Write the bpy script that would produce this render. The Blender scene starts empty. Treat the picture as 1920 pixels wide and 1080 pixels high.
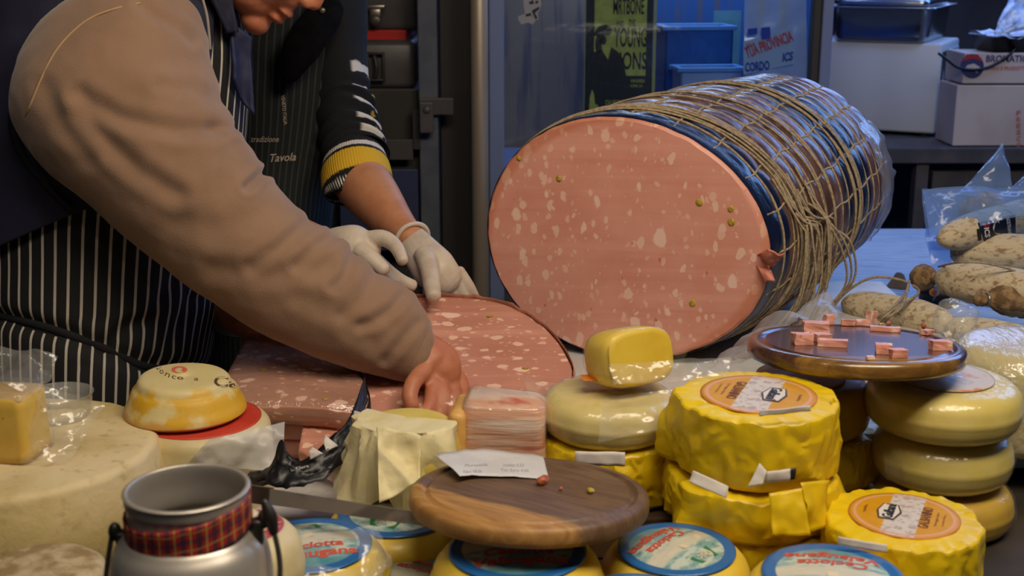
import bpy, bmesh, math, random
from math import pi, sin, cos, tan, atan2, sqrt, radians, hypot, exp
from mathutils import Vector, Matrix, Quaternion, noise as mnoise
V = Vector
random.seed(7)
SC = bpy.context.scene
COL = SC.collection

# ---------------------------------------------------------------- camera
FPX = 2400.0                       # focal length in pixels of a 1920 px wide frame
PITCH = radians(14.5)
CAM = V((0, 0, 1.57))
FW = V((0, cos(PITCH), -sin(PITCH)))
UP = V((0, sin(PITCH), cos(PITCH)))
cd = bpy.data.cameras.new('camera')
cd.sensor_width = 36.0
cd.lens = 36.0 * FPX / 1920.0
cd.clip_start = 0.05
cd.dof.use_dof = True
cd.dof.focus_distance = 2.0
cd.dof.aperture_fstop = 7.0
cam = bpy.data.objects.new('camera', cd)
cam.location = CAM
cam.rotation_euler = (pi / 2 - PITCH, 0, 0)
COL.objects.link(cam)
SC.camera = cam

# ---------------------------------------------------------------- view, world, lights
SC.view_settings.view_transform = 'Standard'
SC.view_settings.look = 'None'
SC.view_settings.gamma = 1.0
SC.view_settings.use_curve_mapping = False
SC.view_settings.exposure = 0.0

def S(r, g, b):
    """sRGB 0-255 to linear RGBA"""
    f = lambda c: (c / 255 / 12.92) if c / 255 <= 0.04045 else ((c / 255 + 0.055) / 1.055) ** 2.4
    return (f(r), f(g), f(b), 1.0)

world = bpy.data.worlds.new('market_dusk')
SC.world = world
world.use_nodes = True
wb = world.node_tree.nodes['Background']
wb.inputs[0].default_value = (0.30, 0.38, 0.60, 1)
wb.inputs[1].default_value = 0.035

def area(name, loc, target, sx, sy, power, col):
    l = bpy.data.lights.new(name, 'AREA')
    l.shape = 'RECTANGLE'; l.size = sx; l.size_y = sy
    l.energy = power; l.color = col
    o = bpy.data.objects.new(name, l)
    o.location = loc
    o.rotation_euler = (V(target) - V(loc)).to_track_quat('-Z', 'Y').to_euler()
    COL.objects.link(o)
    return o

def bulb(name, loc, power, col, rad=0.05):
    l = bpy.data.lights.new(name, 'POINT')
    l.energy = power; l.color = col; l.shadow_soft_size = rad
    o = bpy.data.objects.new(name, l); o.location = loc
    COL.objects.link(o)
    return o

WARM = (1.0, 0.86, 0.68)
COOL = (0.22, 0.44, 1.0)
area('stall_strip_lamp', (0.55, 0.75, 2.7), (0.15, 1.7, 0.95), 1.6, 0.5, 34, WARM)
bulb('stall_bulb_left', (-0.75, 0.7, 2.45), 5.5, WARM)
bulb('stall_bulb_right', (0.85, 0.75, 2.45), 9.0, WARM)
area('daylight_right', (2.6, 3.9, 2.5), (0.9, 2.3, 1.0), 1.4, 1.4, 26, COOL)
area('daylight_back', (1.4, 3.3, 2.9), (1.5, 4.4, 0.9), 1.2, 0.8, 12, (0.40, 0.55, 1.0))
area('daylight_opening', (1.0, 5.3, 2.15), (0.6, 1.8, 1.1), 2.4, 0.9, 26, (0.30, 0.45, 1.0))

# ---------------------------------------------------------------- measuring helpers
def at(px, py, d):
    """world point seen at pixel (px, py) of the photo, d metres in front of the lens"""
    return CAM + d * (FW + V(((px - 960) / FPX, 0, 0)) + UP * ((540 - py) / FPX))

def atz(px, py, z):
    r = FW + V(((px - 960) / FPX, 0, 0)) + UP * ((540 - py) / FPX)
    return CAM + r * ((z - CAM.z) / r.z)

def aty(px, py, y):
    r = FW + V(((px - 960) / FPX, 0, 0)) + UP * ((540 - py) / FPX)
    return CAM + r * ((y - CAM.y) / r.y)

def fb(p, octv=3):
    s, a = 0.0, 1.0
    p = V(p)
    for _ in range(octv):
        s += a * mnoise.noise(p); p = p * 2.03 + V((3.1, 1.7, 5.3)); a *= 0.5
    return s
# ---------------------------------------------------------------- objects
def setp(o, label=None, cat=None, group=None, kind=None):
    if label: o['label'] = label
    if cat: o['category'] = cat
    if group: o['group'] = group
    if kind: o['kind'] = kind
    return o

def thing(name, label, cat, loc=(0, 0, 0), rz=0.0, group=None):
    o = bpy.data.objects.new(name, None)
    o.empty_display_size = 0.03
    o.location = loc; o.rotation_euler = (0, 0, rz)
    COL.objects.link(o)
    return setp(o, label, cat, group)

def obj(name, bm, mat, parent=None, smooth=True, label=None, sub=0, solid=0.0, rot=None, loc=None):
    me = bpy.data.meshes.new(name)
    if isinstance(bm, bpy.types.Mesh):
        me = bm
    else:
        bm.normal_update()
        bm.to_mesh(me); bm.free()
    me.materials.clear()
    for m in (mat if isinstance(mat, (list, tuple)) else [mat]):
        me.materials.append(m)
    if smooth:
        me.polygons.foreach_set('use_smooth', [True] * len(me.polygons))
    o = bpy.data.objects.new(name, me)
    COL.objects.link(o)
    if parent: o.parent = parent
    if rot: o.rotation_euler = rot
    if loc: o.location = loc
    if label: o['label'] = label
    if solid:
        m = o.modifiers.new('thickness', 'SOLIDIFY'); m.thickness = solid; m.offset = 0
    if sub:
        m = o.modifiers.new('smooth', 'SUBSURF'); m.levels = sub; m.render_levels = sub
    return o

def local(bm, origin):
    """shift world-built geometry so that it is local to a thing standing at origin"""
    bmesh.ops.translate(bm, verts=bm.verts, vec=-V(origin))
    return bm

def box(bm, c, s, rz=0.0, bev=0.0, R=None):
    r = bmesh.ops.create_cube(bm, size=1.0)
    vs = r['verts']
    M = Matrix.Translation(V(c)) @ (R if R else Matrix.Rotation(rz, 4, 'Z')) @ Matrix.Diagonal((s[0], s[1], s[2], 1))
    bmesh.ops.transform(bm, matrix=M, verts=vs)
    if bev:
        es = list({e for v in vs for e in v.link_edges})
        bmesh.ops.bevel(bm, geom=es, offset=bev, segments=2, affect='EDGES', profile=0.5)
    return bm

def B(): return bmesh.new()

def box_px(bm, l, t, r, b, d, depth, bev=0.0):
    """upright box whose front face fills pixels l..r, t..b at distance d, going back by depth"""
    p0 = at((l + r) / 2, (t + b) / 2, d); y = p0.y
    a = aty(l, b, y); c = aty(r, t, y)
    return box(bm, ((a.x + c.x) / 2, y + depth / 2, (a.z + c.z) / 2), (c.x - a.x, depth, c.z - a.z), bev=bev)

def cr(pts, t):
    """Catmull-Rom through pts (any vector-like tuples), t in 0..1"""
    n = len(pts) - 1
    x = min(max(t, 0), 0.999999) * n
    i = int(x); f = x - i
    p = [pts[max(i - 1, 0)], pts[i], pts[i + 1], pts[min(i + 2, n)]]
    out = []
    for a, b, c, d in zip(*p):
        out.append(0.5 * ((2 * b) + (-a + c) * f + (2 * a - 5 * b + 4 * c - d) * f * f + (-a + 3 * b - 3 * c + d) * f ** 3))
    return out

def grid_faces(bm, rows, close=True, cap0=False, cap1=False, uv=True):
    """rows: list of rings (lists of Vector)"""
    n = len(rows[0])
    vs = [[bm.verts.new(p) for p in r] for r in rows]
    ul = bm.loops.layers.uv.verify() if uv else None
    for i in range(len(vs) - 1):
        for j in range(n if close else n - 1):
            k = (j + 1) % n
            try:
                f = bm.faces.new((vs[i][j], vs[i][k], vs[i + 1][k], vs[i + 1][j]))
            except ValueError:
                continue
            if uv:
                for lp, (a, b) in zip(f.loops, ((j, i), (j + 1, i), (j + 1, i + 1), (j, i + 1))):
                    lp[ul].uv = (a / n, b / (len(vs) - 1))
    if cap0: bm.faces.new(list(reversed(vs[0])))
    if cap1: bm.faces.new(vs[-1])
    return vs

def tube(bm, pts, rad, seg=10, samples=0, caps=True, flat=1.0, flatdir=None):
    """round tube along pts; rad a number or a list; Catmull-Rom when samples"""
    if not isinstance(rad, (list, tuple)): rad = [rad] * len(pts)
    P = [tuple(p) + (r,) for p, r in zip(pts, rad)]
    if samples:
        P = [cr(P, i / samples) for i in range(samples + 1)]
    c = [V(p[:3]) for p in P]; R = [p[3] for p in P]
    T = [(c[min(i + 1, len(c) - 1)] - c[max(i - 1, 0)]).normalized() for i in range(len(c))]
    up = V(flatdir) if flatdir else (V((0, 0, 1)) if abs(T[0].z) < 0.9 else V((1, 0, 0)))
    n = (up - T[0] * up.dot(T[0])).normalized()
    rows = []
    def ring(ci, Ti, ni, r):
        b = Ti.cross(ni)
        return [ci + (ni * cos(a) * flat + b * sin(a)) * r for a in (2 * pi * j / seg for j in range(seg))]
    for i in range(len(c)):
        n = (n - T[i] * n.dot(T[i])).normalized()
        if caps and i == 0:
            rows.append(ring(c[0] - T[0] * R[0] * 0.5, T[0], n, R[0] * 0.35)); rows.append(ring(c[0] - T[0] * R[0] * 0.3, T[0], n, R[0] * 0.75))
        rows.append(ring(c[i], T[i], n, R[i]))
        if caps and i == len(c) - 1:
            rows.append(ring(c[i] + T[i] * R[i] * 0.3, T[i], n, R[i] * 0.75)); rows.append(ring(c[i] + T[i] * R[i] * 0.5, T[i], n, R[i] * 0.35))
    grid_faces(bm, rows, True, caps, caps)
    return bm

def ball(bm, c, r, R=None, sub=3):
    if not isinstance(r, (list, tuple)): r = (r, r, r)
    q = bmesh.ops.create_icosphere(bm, subdivisions=sub, radius=1.0)
    M = Matrix.Translation(V(c)) @ (R if R else Matrix()) @ Matrix.Diagonal((r[0], r[1], r[2], 1))
    bmesh.ops.transform(bm, matrix=M, verts=q['verts'])
    return bm

def lathe(bm, prof, seg=64, disp=None, capend=True, uv=True):
    """prof [(r, z)] from the top centre outwards and down; disp(r, th, z) -> (r, z)"""
    rows = []
    for r, z in prof:
        row = []
        for j in range(seg):
            th = 2 * pi * j / seg
            rr, zz = (r, z)
            if disp: rr, zz = disp(r, th, z)
            row.append(V((rr * cos(th), rr * sin(th), zz)))
        rows.append(row)
    rows.reverse()
    grid_faces(bm, rows, True, capend, capend, uv)
    bmesh.ops.remove_doubles(bm, verts=bm.verts, dist=1e-6)
    return bm

def puck(R, h, rt=0.02, rb=None, bulge=0.0, dome=0.0, nt=10, ns=8, nc=6):
    """profile of a round cheese"""
    rb = rt if rb is None else rb
    p = []
    for i in range(nt):
        r = (R - rt) * (0.001 + 0.999 * i / nt)
        p.append((r, h + dome * (1 - (r / (R - rt)) ** 2)))
    for i in range(nc + 1):
        a = pi / 2 * i / nc
        p.append((R - rt + rt * sin(a), h - rt + rt * cos(a)))
    hs = h - rt - rb
    for i in range(1, ns):
        f = i / ns
        p.append((R + bulge * sin(pi * f), h - rt - hs * f))
    for i in range(nc + 1):
        a = pi / 2 * i / nc
        p.append((R - rb + rb * cos(a), rb - rb * sin(a)))
    for i in range(3):
        p.append(((R - rb) * (1 - (i + 1) / 3.02), 0.0))
    return p

def remesh(bm, voxel, it=6, fac=0.5):
    """join overlapping closed shells into one continuous surface"""
    me = bpy.data.meshes.new('tmp'); bm.to_mesh(me); bm.free()
    o = bpy.data.objects.new('tmp', me); COL.objects.link(o)
    m = o.modifiers.new('r', 'REMESH'); m.mode = 'VOXEL'; m.voxel_size = voxel
    if it:
        s = o.modifiers.new('s', 'SMOOTH'); s.factor = fac; s.iterations = it
    dg = bpy.context.evaluated_depsgraph_get()
    out = bpy.data.meshes.new_from_object(o.evaluated_get(dg), depsgraph=dg)
    bpy.data.objects.remove(o); bpy.data.meshes.remove(me)
    return out

def sheet(bm, pts, nu=16, nv=16, amp=0.004, sc=30, arch=0.0, seed=0, crease=0.0):
    """bilinear sheet through four corners a b c d (a-b one edge, d-c the other) with wrinkles"""
    a, b, c, d = [V(p) for p in pts]
    N = (b - a).cross(d - a).normalized()
    rows = []
    for i in range(nv + 1):
        v = i / nv
        row = []
        for j in range(nu + 1):
            u = j / nu
            p = a.lerp(b, u).lerp(d.lerp(c, u), v)
            h = amp * fb(p * sc + V((seed, seed * 2, 0)), 3) + arch * 4 * u * (1 - u) * sin(pi * min(max(v, 0), 1) * 0.5 + 0.0)
            if crease: h += crease * (abs(fb(p * sc * 0.6 + V((seed * 3, 1, seed)), 2)) - 0.2)
            row.append(p + N * h)
        rows.append(row)
    grid_faces(bm, rows, close=False)
    return bm

def text_bm(s, size, depth=0.0004, bold=0.0, shear=0.0, spacing=1.0, res=3):
    c = bpy.data.curves.new('tmp', 'FONT')
    c.body = s; c.size = size; c.extrude = depth; c.offset = bold * size; c.shear = shear
    c.align_x = 'CENTER'; c.align_y = 'CENTER'; c.space_character = spacing; c.resolution_u = res
    o = bpy.data.objects.new('tmp', c); COL.objects.link(o)
    dg = bpy.context.evaluated_depsgraph_get()
    me = bpy.data.meshes.new_from_object(o.evaluated_get(dg), depsgraph=dg)
    bpy.data.objects.remove(o); bpy.data.curves.remove(c)
    bm = B(); bm.from_mesh(me); bpy.data.meshes.remove(me)
    return bm

def move(bm, M):
    bmesh.ops.transform(bm, matrix=M, verts=bm.verts); return bm

def join(bm, other):
    me = bpy.data.meshes.new('tmp'); other.to_mesh(me); other.free()
    bm.from_mesh(me); bpy.data.meshes.remove(me)
    return bm

# ---------------------------------------------------------------- materials
class Mx:
    """small node-tree writer around one Principled BSDF"""
    def __init__(s, name, col=(.5, .5, .5, 1), rough=0.5, metal=0.0, spec=0.5, sss=0.0, coat=0.0, sheen=0.0, sssr=(1, .4, .25)):
        s.m = bpy.data.materials.new(name); s.m.use_nodes = True
        s.t = s.m.node_tree; s.n = s.t.nodes; s.l = s.t.links
        s.b = s.n['Principled BSDF']; s.out = s.n['Material Output']
        s.b.inputs['Base Color'].default_value = col
        s.b.inputs['Roughness'].default_value = rough
        s.b.inputs['Metallic'].default_value = metal
        s.b.inputs['Specular IOR Level'].default_value = spec
        if sss:
            s.b.inputs['Subsurface Weight'].default_value = sss
            s.b.inputs['Subsurface Radius'].default_value = sssr
            s.b.inputs['Subsurface Scale'].default_value = 0.006
        if coat:
            s.b.inputs['Coat Weight'].default_value = coat
            s.b.inputs['Coat Roughness'].default_value = 0.12
        if sheen:
            s.b.inputs['Sheen Weight'].default_value = sheen
        s.tc = s.n.new('ShaderNodeTexCoord')
        s.co = s.tc.outputs['Object']; s.uv = s.tc.outputs['UV']
        s.col = None; s.base = col
    def put(s, sock, v):
        if isinstance(v, bpy.types.NodeSocket): s.l.new(v, sock)
        elif isinstance(v, (tuple, list)) and len(v) == 4 and sock.type == 'VECTOR': sock.default_value = v[:3]
        else: sock.default_value = v
    def mapping(s, scale=(1, 1, 1), rot=(0, 0, 0), loc=(0, 0, 0), src=None):
        m = s.n.new('ShaderNodeMapping')
        s.l.new(src or s.co, m.inputs[0])
        m.inputs['Scale'].default_value = scale; m.inputs['Rotation'].default_value = rot; m.inputs['Location'].default_value = loc
        return m.outputs[0]
    def noise(s, scale=10, detail=4, src=None, rough=0.55, dist=0.0):
        n = s.n.new('ShaderNodeTexNoise'); s.l.new(src or s.co, n.inputs['Vector'])
        n.inputs['Scale'].default_value = scale; n.inputs['Detail'].default_value = detail
        n.inputs['Roughness'].default_value = rough; n.inputs['Distortion'].default_value = dist
        return n.outputs['Fac']
    def noisec(s, scale=10, detail=2, src=None):
        n = s.n.new('ShaderNodeTexNoise'); s.l.new(src or s.co, n.inputs['Vector'])
        n.inputs['Scale'].default_value = scale; n.inputs['Detail'].default_value = detail
        return n.outputs['Color']
    def voro(s, scale=10, src=None, feature='F1', out='Distance', rnd=1.0):
        n = s.n.new('ShaderNodeTexVoronoi'); s.l.new(src or s.co, n.inputs['Vector'])
        n.feature = feature; n.inputs['Scale'].default_value = scale; n.inputs['Randomness'].default_value = rnd
        return n.outputs[out]
    def wave(s, scale=10, dist=1.0, src=None, detail=2, direction='X', kind='BANDS', dscale=1.0):
        n = s.n.new('ShaderNodeTexWave'); s.l.new(src or s.co, n.inputs['Vector'])
        n.wave_type = kind
        if kind == 'BANDS': n.bands_direction = direction
        else: n.rings_direction = direction
        n.inputs['Scale'].default_value = scale; n.inputs['Distortion'].default_value = dist
        n.inputs['Detail'].default_value = detail; n.inputs['Detail Scale'].default_value = dscale
        return n.outputs['Fac']
    def ramp(s, f, lo, hi, inv=False):
        n = s.n.new('ShaderNodeMapRange'); n.interpolation_type = 'SMOOTHSTEP'
        s.put(n.inputs['Value'], f)
        n.inputs['From Min'].default_value = lo; n.inputs['From Max'].default_value = hi
        n.inputs['To Min'].default_value = 1.0 if inv else 0.0; n.inputs['To Max'].default_value = 0.0 if inv else 1.0
        return n.outputs[0]
    def math(s, op, a, b=0.0, c=None):
        n = s.n.new('ShaderNodeMath'); n.operation = op
        s.put(n.inputs[0], a); s.put(n.inputs[1], b)
        if c is not None: s.put(n.inputs[2], c)
        return n.outputs[0]
    def xyz(s, src=None):
        n = s.n.new('ShaderNodeSeparateXYZ'); s.l.new(src or s.co, n.inputs[0]); return n.outputs
    def comb(s, x, y, z=0.0):
        n = s.n.new('ShaderNodeCombineXYZ')
        for i, v in enumerate((x, y, z)): s.put(n.inputs[i], v)
        return n.outputs[0]
    def vmix(s, a, b, f):
        n = s.n.new('ShaderNodeMix'); n.data_type = 'VECTOR'
        s.put(n.inputs[0], f); s.put(n.inputs[4], a); s.put(n.inputs[5], b); return n.outputs[1]
    def mix(s, fac, c2, c1=None):
        """mix colour c2 over the current colour by fac"""
        n = s.n.new('ShaderNodeMix'); n.data_type = 'RGBA'
        s.put(n.inputs[0], fac)
        s.put(n.inputs[6], c1 if c1 is not None else (s.col if s.col is not None else s.base))
        s.put(n.inputs[7], c2)
        s.col = n.outputs[2]
        return s
    def bump(s, h, strength=0.3, dist=0.002):
        n = s.n.new('ShaderNodeBump'); s.put(n.inputs['Height'], h)
        n.inputs['Strength'].default_value = strength; n.inputs['Distance'].default_value = dist
        prev = getattr(s, 'nrm', None)
        if prev is not None: s.l.new(prev, n.inputs['Normal'])
        s.nrm = n.outputs[0]
        return s
    def roughv(s, f): s.l.new(f, s.b.inputs['Roughness']); return s
    def done(s):
        if s.col is not None: s.l.new(s.col, s.b.inputs['Base Color'])
        if getattr(s, 'nrm', None) is not None: s.l.new(s.nrm, s.b.inputs['Normal'])
        return s.m

def simple(name, col, rough=0.5, col2=None, scale=20, lo=0.4, hi=0.6, bump=0.0, bscale=80, bdist=0.002, **kw):
    x = Mx(name, col, rough, **kw)
    if col2: x.mix(x.ramp(x.noise(scale), lo, hi), col2)
    if bump: x.bump(x.noise(bscale, 5), bump, bdist)
    return x.done()

def film(name, tint=(1, 1, 1, 1), haze=0.08, hazecol=(.9, .9, .9, 1), gloss=0.10, rough=0.12, wr=60, bump=0.8, bdist=0.002, edge=0.6, ani=None):
    """thin clear plastic: see-through, a little milky, glossy on its wrinkles"""
    x = Mx(name); t = x.t
    x.n.remove(x.b)
    src = x.mapping(ani) if ani else None
    h = x.math('ADD', x.noise(wr, 3, src), x.math('MULTIPLY', x.voro(wr * 0.6, src, 'DISTANCE_TO_EDGE'), 0.8))
    bn = x.n.new('ShaderNodeBump'); x.put(bn.inputs['Height'], h)
    bn.inputs['Strength'].default_value = bump; bn.inputs['Distance'].default_value = bdist
    tr = x.n.new('ShaderNodeBsdfTransparent'); tr.inputs[0].default_value = tint
    df = x.n.new('ShaderNodeBsdfDiffuse'); df.inputs[0].default_value = hazecol
    gl = x.n.new('ShaderNodeBsdfGlossy'); gl.inputs['Roughness'].default_value = rough
    x.l.new(bn.outputs[0], gl.inputs['Normal']); x.l.new(bn.outputs[0], df.inputs['Normal'])
    m1 = x.n.new('ShaderNodeMixShader'); m1.inputs[0].default_value = haze
    x.l.new(tr.outputs[0], m1.inputs[1]); x.l.new(df.outputs[0], m1.inputs[2])
    lw = x.n.new('ShaderNodeLayerWeight'); lw.inputs[0].default_value = 0.35
    x.l.new(bn.outputs[0], lw.inputs['Normal'])
    f = x.math('ADD', x.math('MULTIPLY', x.math('POWER', lw.outputs['Facing'], 2.0), edge), gloss)
    m2 = x.n.new('ShaderNodeMixShader')
    x.l.new(f, m2.inputs[0]); x.l.new(m1.outputs[0], m2.inputs[1]); x.l.new(gl.outputs[0], m2.inputs[2])
    x.l.new(m2.outputs[0], x.out.inputs[0])
    return x.m
# ================================================================ setting
def struct(name, bm, m):
    o = obj(name, bm, m, smooth=False); o['kind'] = 'structure'; return o

M_floor = simple('floor_concrete', S(70, 68, 70), 0.8, S(50, 48, 50), 6, bump=0.3)
M_wall = simple('back_wall_paint', S(58, 60, 72), 0.85, S(44, 46, 58), 3, bump=0.1)
b = B(); box(b, (0.5, 2.5, -0.02), (9, 9, 0.04)); struct('floor', b, M_floor)
b = B(); box(b, (0.5, 5.45, 1.5), (9, 0.1, 3.04)); struct('wall_back', b, M_wall)

# ---- market counter: low display in front, slicing table behind
M_cloth = simple('display_shelf_laminate', S(62, 52, 42), 0.6, S(50, 42, 34), 10)
M_table = Mx('pale_table_top', S(150, 172, 200), 0.5)
w = M_table.noise(14, 4, M_table.mapping((1, 14, 1), (0, 0, 0.15)))
M_table.mix(M_table.ramp(w, 0.4, 0.7), S(112, 136, 172)).bump(w, 0.15, 0.001)
M_table = M_table.done()
M_dark = simple('dark_laminate', S(34, 33, 36), 0.6)
ZF = 0.83      # display level
ZR = 0.88      # table level
t = thing('market_counter', 'long market stall counter carrying the cheeses and the giant mortadella', 'counter', (0.3, 1.4, 0))
b = B(); box(b, (0.3, 1.345, ZF - 0.0212), (2.5, 0.83, 0.04), bev=0.004); obj('display_shelf', local(b, (0.3, 1.4, 0)), M_cloth, t, False)
b = B(); box(b, (0.3, 1.33, 0.393), (2.4, 0.76, 0.786)); obj('front_panel', local(b, (0.3, 1.4, 0)), M_dark, t, False)
b = B(); box(b, (0.60, 1.98, ZR - 0.0212), (2.04, 0.44, 0.04), bev=0.004); obj('table_top', local(b, (0.3, 1.4, 0)), M_table, t, False)
b = B(); box(b, (0.87, 2.75, ZR - 0.0212), (1.50, 1.098, 0.04), bev=0.004); obj('table_top', local(b, (0.3, 1.4, 0)), M_table, t, False)
b = B(); box(b, (0.83, 2.55, 0.418), (1.5, 1.4, 0.836)); obj('rear_cabinet', local(b, (0.3, 1.4, 0)), M_dark, t, False)

# ================================================================ background, left: insulated boxes and a door post
M_case = simple('grey_case_plastic', S(88, 84, 84), 0.42, S(76, 72, 72), 8, bump=0.15)
M_case2 = simple('dark_case_metal', S(64, 60, 56), 0.5, S(54, 50, 47), 6)
M_latch = simple('latch_steel', S(170, 160, 145), 0.35, metal=0.9)
M_red = simple('red_plastic', S(190, 40, 28), 0.4)
M_post = simple('painted_steel_grey', S(92, 96, 108), 0.5, S(82, 86, 98), 12)
M_postd = simple('painted_steel_dark', S(50, 46, 46), 0.6)

def case(lab, l, tp, r, bt, d, lid_at, latch):
    base = at((l + r) / 2, bt, d)
    y = base.y
    org = (base.x, y + 0.2, aty(l, bt, y).z)
    t = thing('insulated_food_box', lab, 'box', org, group='grey cases stacked behind the men')
    b = B(); box_px(b, l, tp, r, bt, d, 0.40, 0.018); obj('body', local(b, org), M_case, t)
    if latch == 'clip':
        b = B()
        cx, cy = 706, 32
        c = at(cx, cy - 20, d); box(b, (c.x, y - 0.012, c.z), (0.055, 0.016, 0.012), bev=0.003)
        c = at(cx, cy - 8, d); box(b, (c.x, y - 0.012, c.z), (0.034, 0.02, 0.03), bev=0.006)
        c = at(cx, cy + 2, d); ball(b, (c.x, y - 0.014, c.z), (0.017, 0.008, 0.02))
        o = obj('latch', local(b, org), M_latch, t)
    else:
        b = B(); c = at(706, 124, d)
        for dx, dz, sx, sz in ((0, 0.037, 0.05, 0.006), (0, -0.037, 0.05, 0.006), (-0.022, 0, 0.006, 0.08), (0.022, 0, 0.006, 0.08)):
            box(b, (c.x + dx, y - 0.003, c.z + dz), (sx, 0.012, sz), bev=0.002)
        hp = obj('handle_recess', local(b, org), M_case2, t)
        b = B(); tube(b, [(c.x - 0.004, y - 0.004, c.z + 0.03), (c.x + 0.003, y - 0.012, c.z), (c.x - 0.002, y - 0.004, c.z - 0.03)], 0.006, 8, 8)
        obj('pull', local(b, org), M_case2, hp)
    return t
case('upper grey case with a steel clip latch, behind the dark sweater sleeve', 560, -110, 783, 58, 3.6, 0, 'clip')
case('lower grey case with a recessed handle, under the red strip', 560, 76, 778, 166, 3.6, 0, 'recess')
zc = aty(700, 166, at(700, 166, 3.6).y).z
b = B(); box_px(b, 585, 56, 762, 77, 3.63, 0.3, 0.004)
setp(obj('red_tray', b, M_red, None, False), 'thin red tray showing between the two grey cases', 'tray')
yb = at(700, 166, 3.6).y
bx = aty(700, 166, yb)
t = thing('steel_cabinet', 'dull grey steel cabinet carrying the stacked grey cases', 'cabinet', (bx.x, yb + 0.25, 0))
b = B(); a0 = aty(560, 166, yb); a1 = aty(786, 166, yb)
box(b, ((a0.x + a1.x) / 2, yb + 0.24, a0.z / 2), (a1.x - a0.x, 0.5, a0.z), bev=0.004); obj('body', local(b, t.location), M_case2, t, False)
b = B(); box_px(b, 640, 262, 774, 300, 3.58, 0.012, 0.002); obj('drawer_front', local(b, t.location), simple('drawer_grey', S(74, 70, 68), 0.5), t, False)
b = B(); box_px(b, 640, 318, 783, 470, 3.58, 0.012, 0.002); obj('door', local(b, t.location), simple('drawer_blue', S(52, 60, 92), 0.45), t, False)

def upright(name, lab, cat, l, r, d, m, z1=2.3, dep=0.06, bev=0.004):
    y = at((l + r) / 2, 200, d).y
    a, c = aty(l, 250, y), aty(r, 250, y)
    t = thing(name, lab, cat, ((a.x + c.x) / 2, y, 0))
    b = B(); box(b, (0, dep / 2, z1 / 2), (c.x - a.x, dep, z1), bev=bev); obj('shaft', b, m, t, False)
    return t, y
t, y = upright('steel_post', 'flat grey steel post with a bolted hinge bracket beside the grey cases', 'post', 786, 822, 3.55, M_post)
o = t.location
b = B(); box_px(b, 786, 184, 850, 216, 3.53, 0.02, 0.003); obj('hinge_arm', local(b, o), M_case, t, False)
b = B(); box_px(b, 787, 192, 812, 250, 3.51, 0.02, 0.004); hp = obj('hinge_plate', local(b, o), M_case, t, False)
b = B(); c = at(800, 206, 3.505); ball(b, c, (0.011, 0.008, 0.011)); obj('bolt', local(b, o), M_case, hp)
b = B(); box_px(b, 775, 205, 787, 280, 3.56, 0.02); obj('lock_strip', local(b, o), M_postd, t, False)
t, y = upright('door_jamb', 'dark upright steel jamb left of the chrome pole', 'post', 826, 884, 3.62, M_postd)

# ---- glass fronted cabinet with posters
M_chrome = simple('brushed_steel', S(190, 172, 150), 0.42, metal=0.55)
M_alu = simple('blue_grey_frame', S(112, 124, 160), 0.45, spec=0.5)
M_in = Mx('cabinet_panel_reflections', S(128, 112, 104), 0.5)
xx = M_in.xyz()
M_in.mix(M_in.ramp(xx[0], -0.02, 0.0), S(34, 84, 150)).mix(M_in.ramp(M_in.noise(5, 2, M_in.mapping((6, 1, .6))), .5, .7), S(90, 84, 96))  # grey-brown left, blue right and streaks: reflections and blue light painted in
M_in = M_in.done()
M_gl = film('cabinet_glass', (0.86, 0.92, 0.98, 1), 0.0, (.5, .6, .8, 1), 0.05, 0.03, 3, 0.0, 0.0005, 0.35)
d0 = 3.5
yg = at(1200, 200, d0).y
xl, xr = aty(917, 250, yg).x, aty(1550, 250, yg).x
org = ((xl + xr) / 2, yg, 0)
t = thing('glass_cabinet', 'tall blue-grey framed cabinet with a glass front and posters, behind the mortadella', 'cabinet', org)
W = xr - xl
kx = d0 / FPX
def fr(l, r, m, nm, dy=0.0, dep=0.05, z0=0.04, z1=2.1):
    a, c = aty(l, 250, yg), aty(r, 250, yg)
    b = B(); box(b, ((a.x + c.x) / 2, yg + dy + dep / 2, (z0 + z1) / 2), (c.x - a.x, dep, z1 - z0), bev=0.004)
    return obj(nm, local(b, org), m, t, False)
fr(917, 945, M_alu, 'frame_stile'); fr(1530, 1550, M_alu, 'frame_stile'); fr(1515, 1530, M_postd, 'frame_gasket', 0.01)
b = B(); box(b, (0, 0.3, 0.04), (W, 0.6, 0.08)); obj('plinth', b, M_postd, t, False)
b = B(); box(b, (0, 0.3, 2.12), (W, 0.6, 0.06)); obj('top_panel', b, M_alu, t, False)
b = B(); box(b, (0, 0.59, 1.05), (W, 0.02, 2.1)); obj('back_panel', b, M_in, t, False)
b = B(); box(b, (-W / 2 + 0.01, 0.3, 1.05), (0.02, 0.5, 2.08)); obj('side_panel', b, M_in, t, False)
b = B(); box(b, (W / 2 - 0.01, 0.3, 1.05), (0.02, 0.5, 2.08)); obj('side_panel', b, M_in, t, False)
b = B(); box(b, (0, 0.02, 1.09), (W - 0.06, 0.006, 2.0)); obj('glass_pane', b, M_gl, t, False)
zs = aty(1300, 330, yg).z
b = B(); box(b, (0, 0.3, zs - 0.01), (W - 0.05, 0.5, 0.02)); obj('shelf', b, M_alu, t, False)
a = aty(899, 250, yg - 0.09)
b = B(); tube(b, [(a.x, yg - 0.05, 0.3), (a.x, yg - 0.05, 2.1)], 0.0235, 24); h = obj('pole_handle', local(b, org), M_chrome, t)
for z in (0.4, 1.95):
    b = B(); tube(b, [(a.x, yg - 0.05, z), (a.x + 0.03, yg + 0.012, z)], 0.012, 12); obj('handle_bracket', local(b, org), M_chrome, h)
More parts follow.
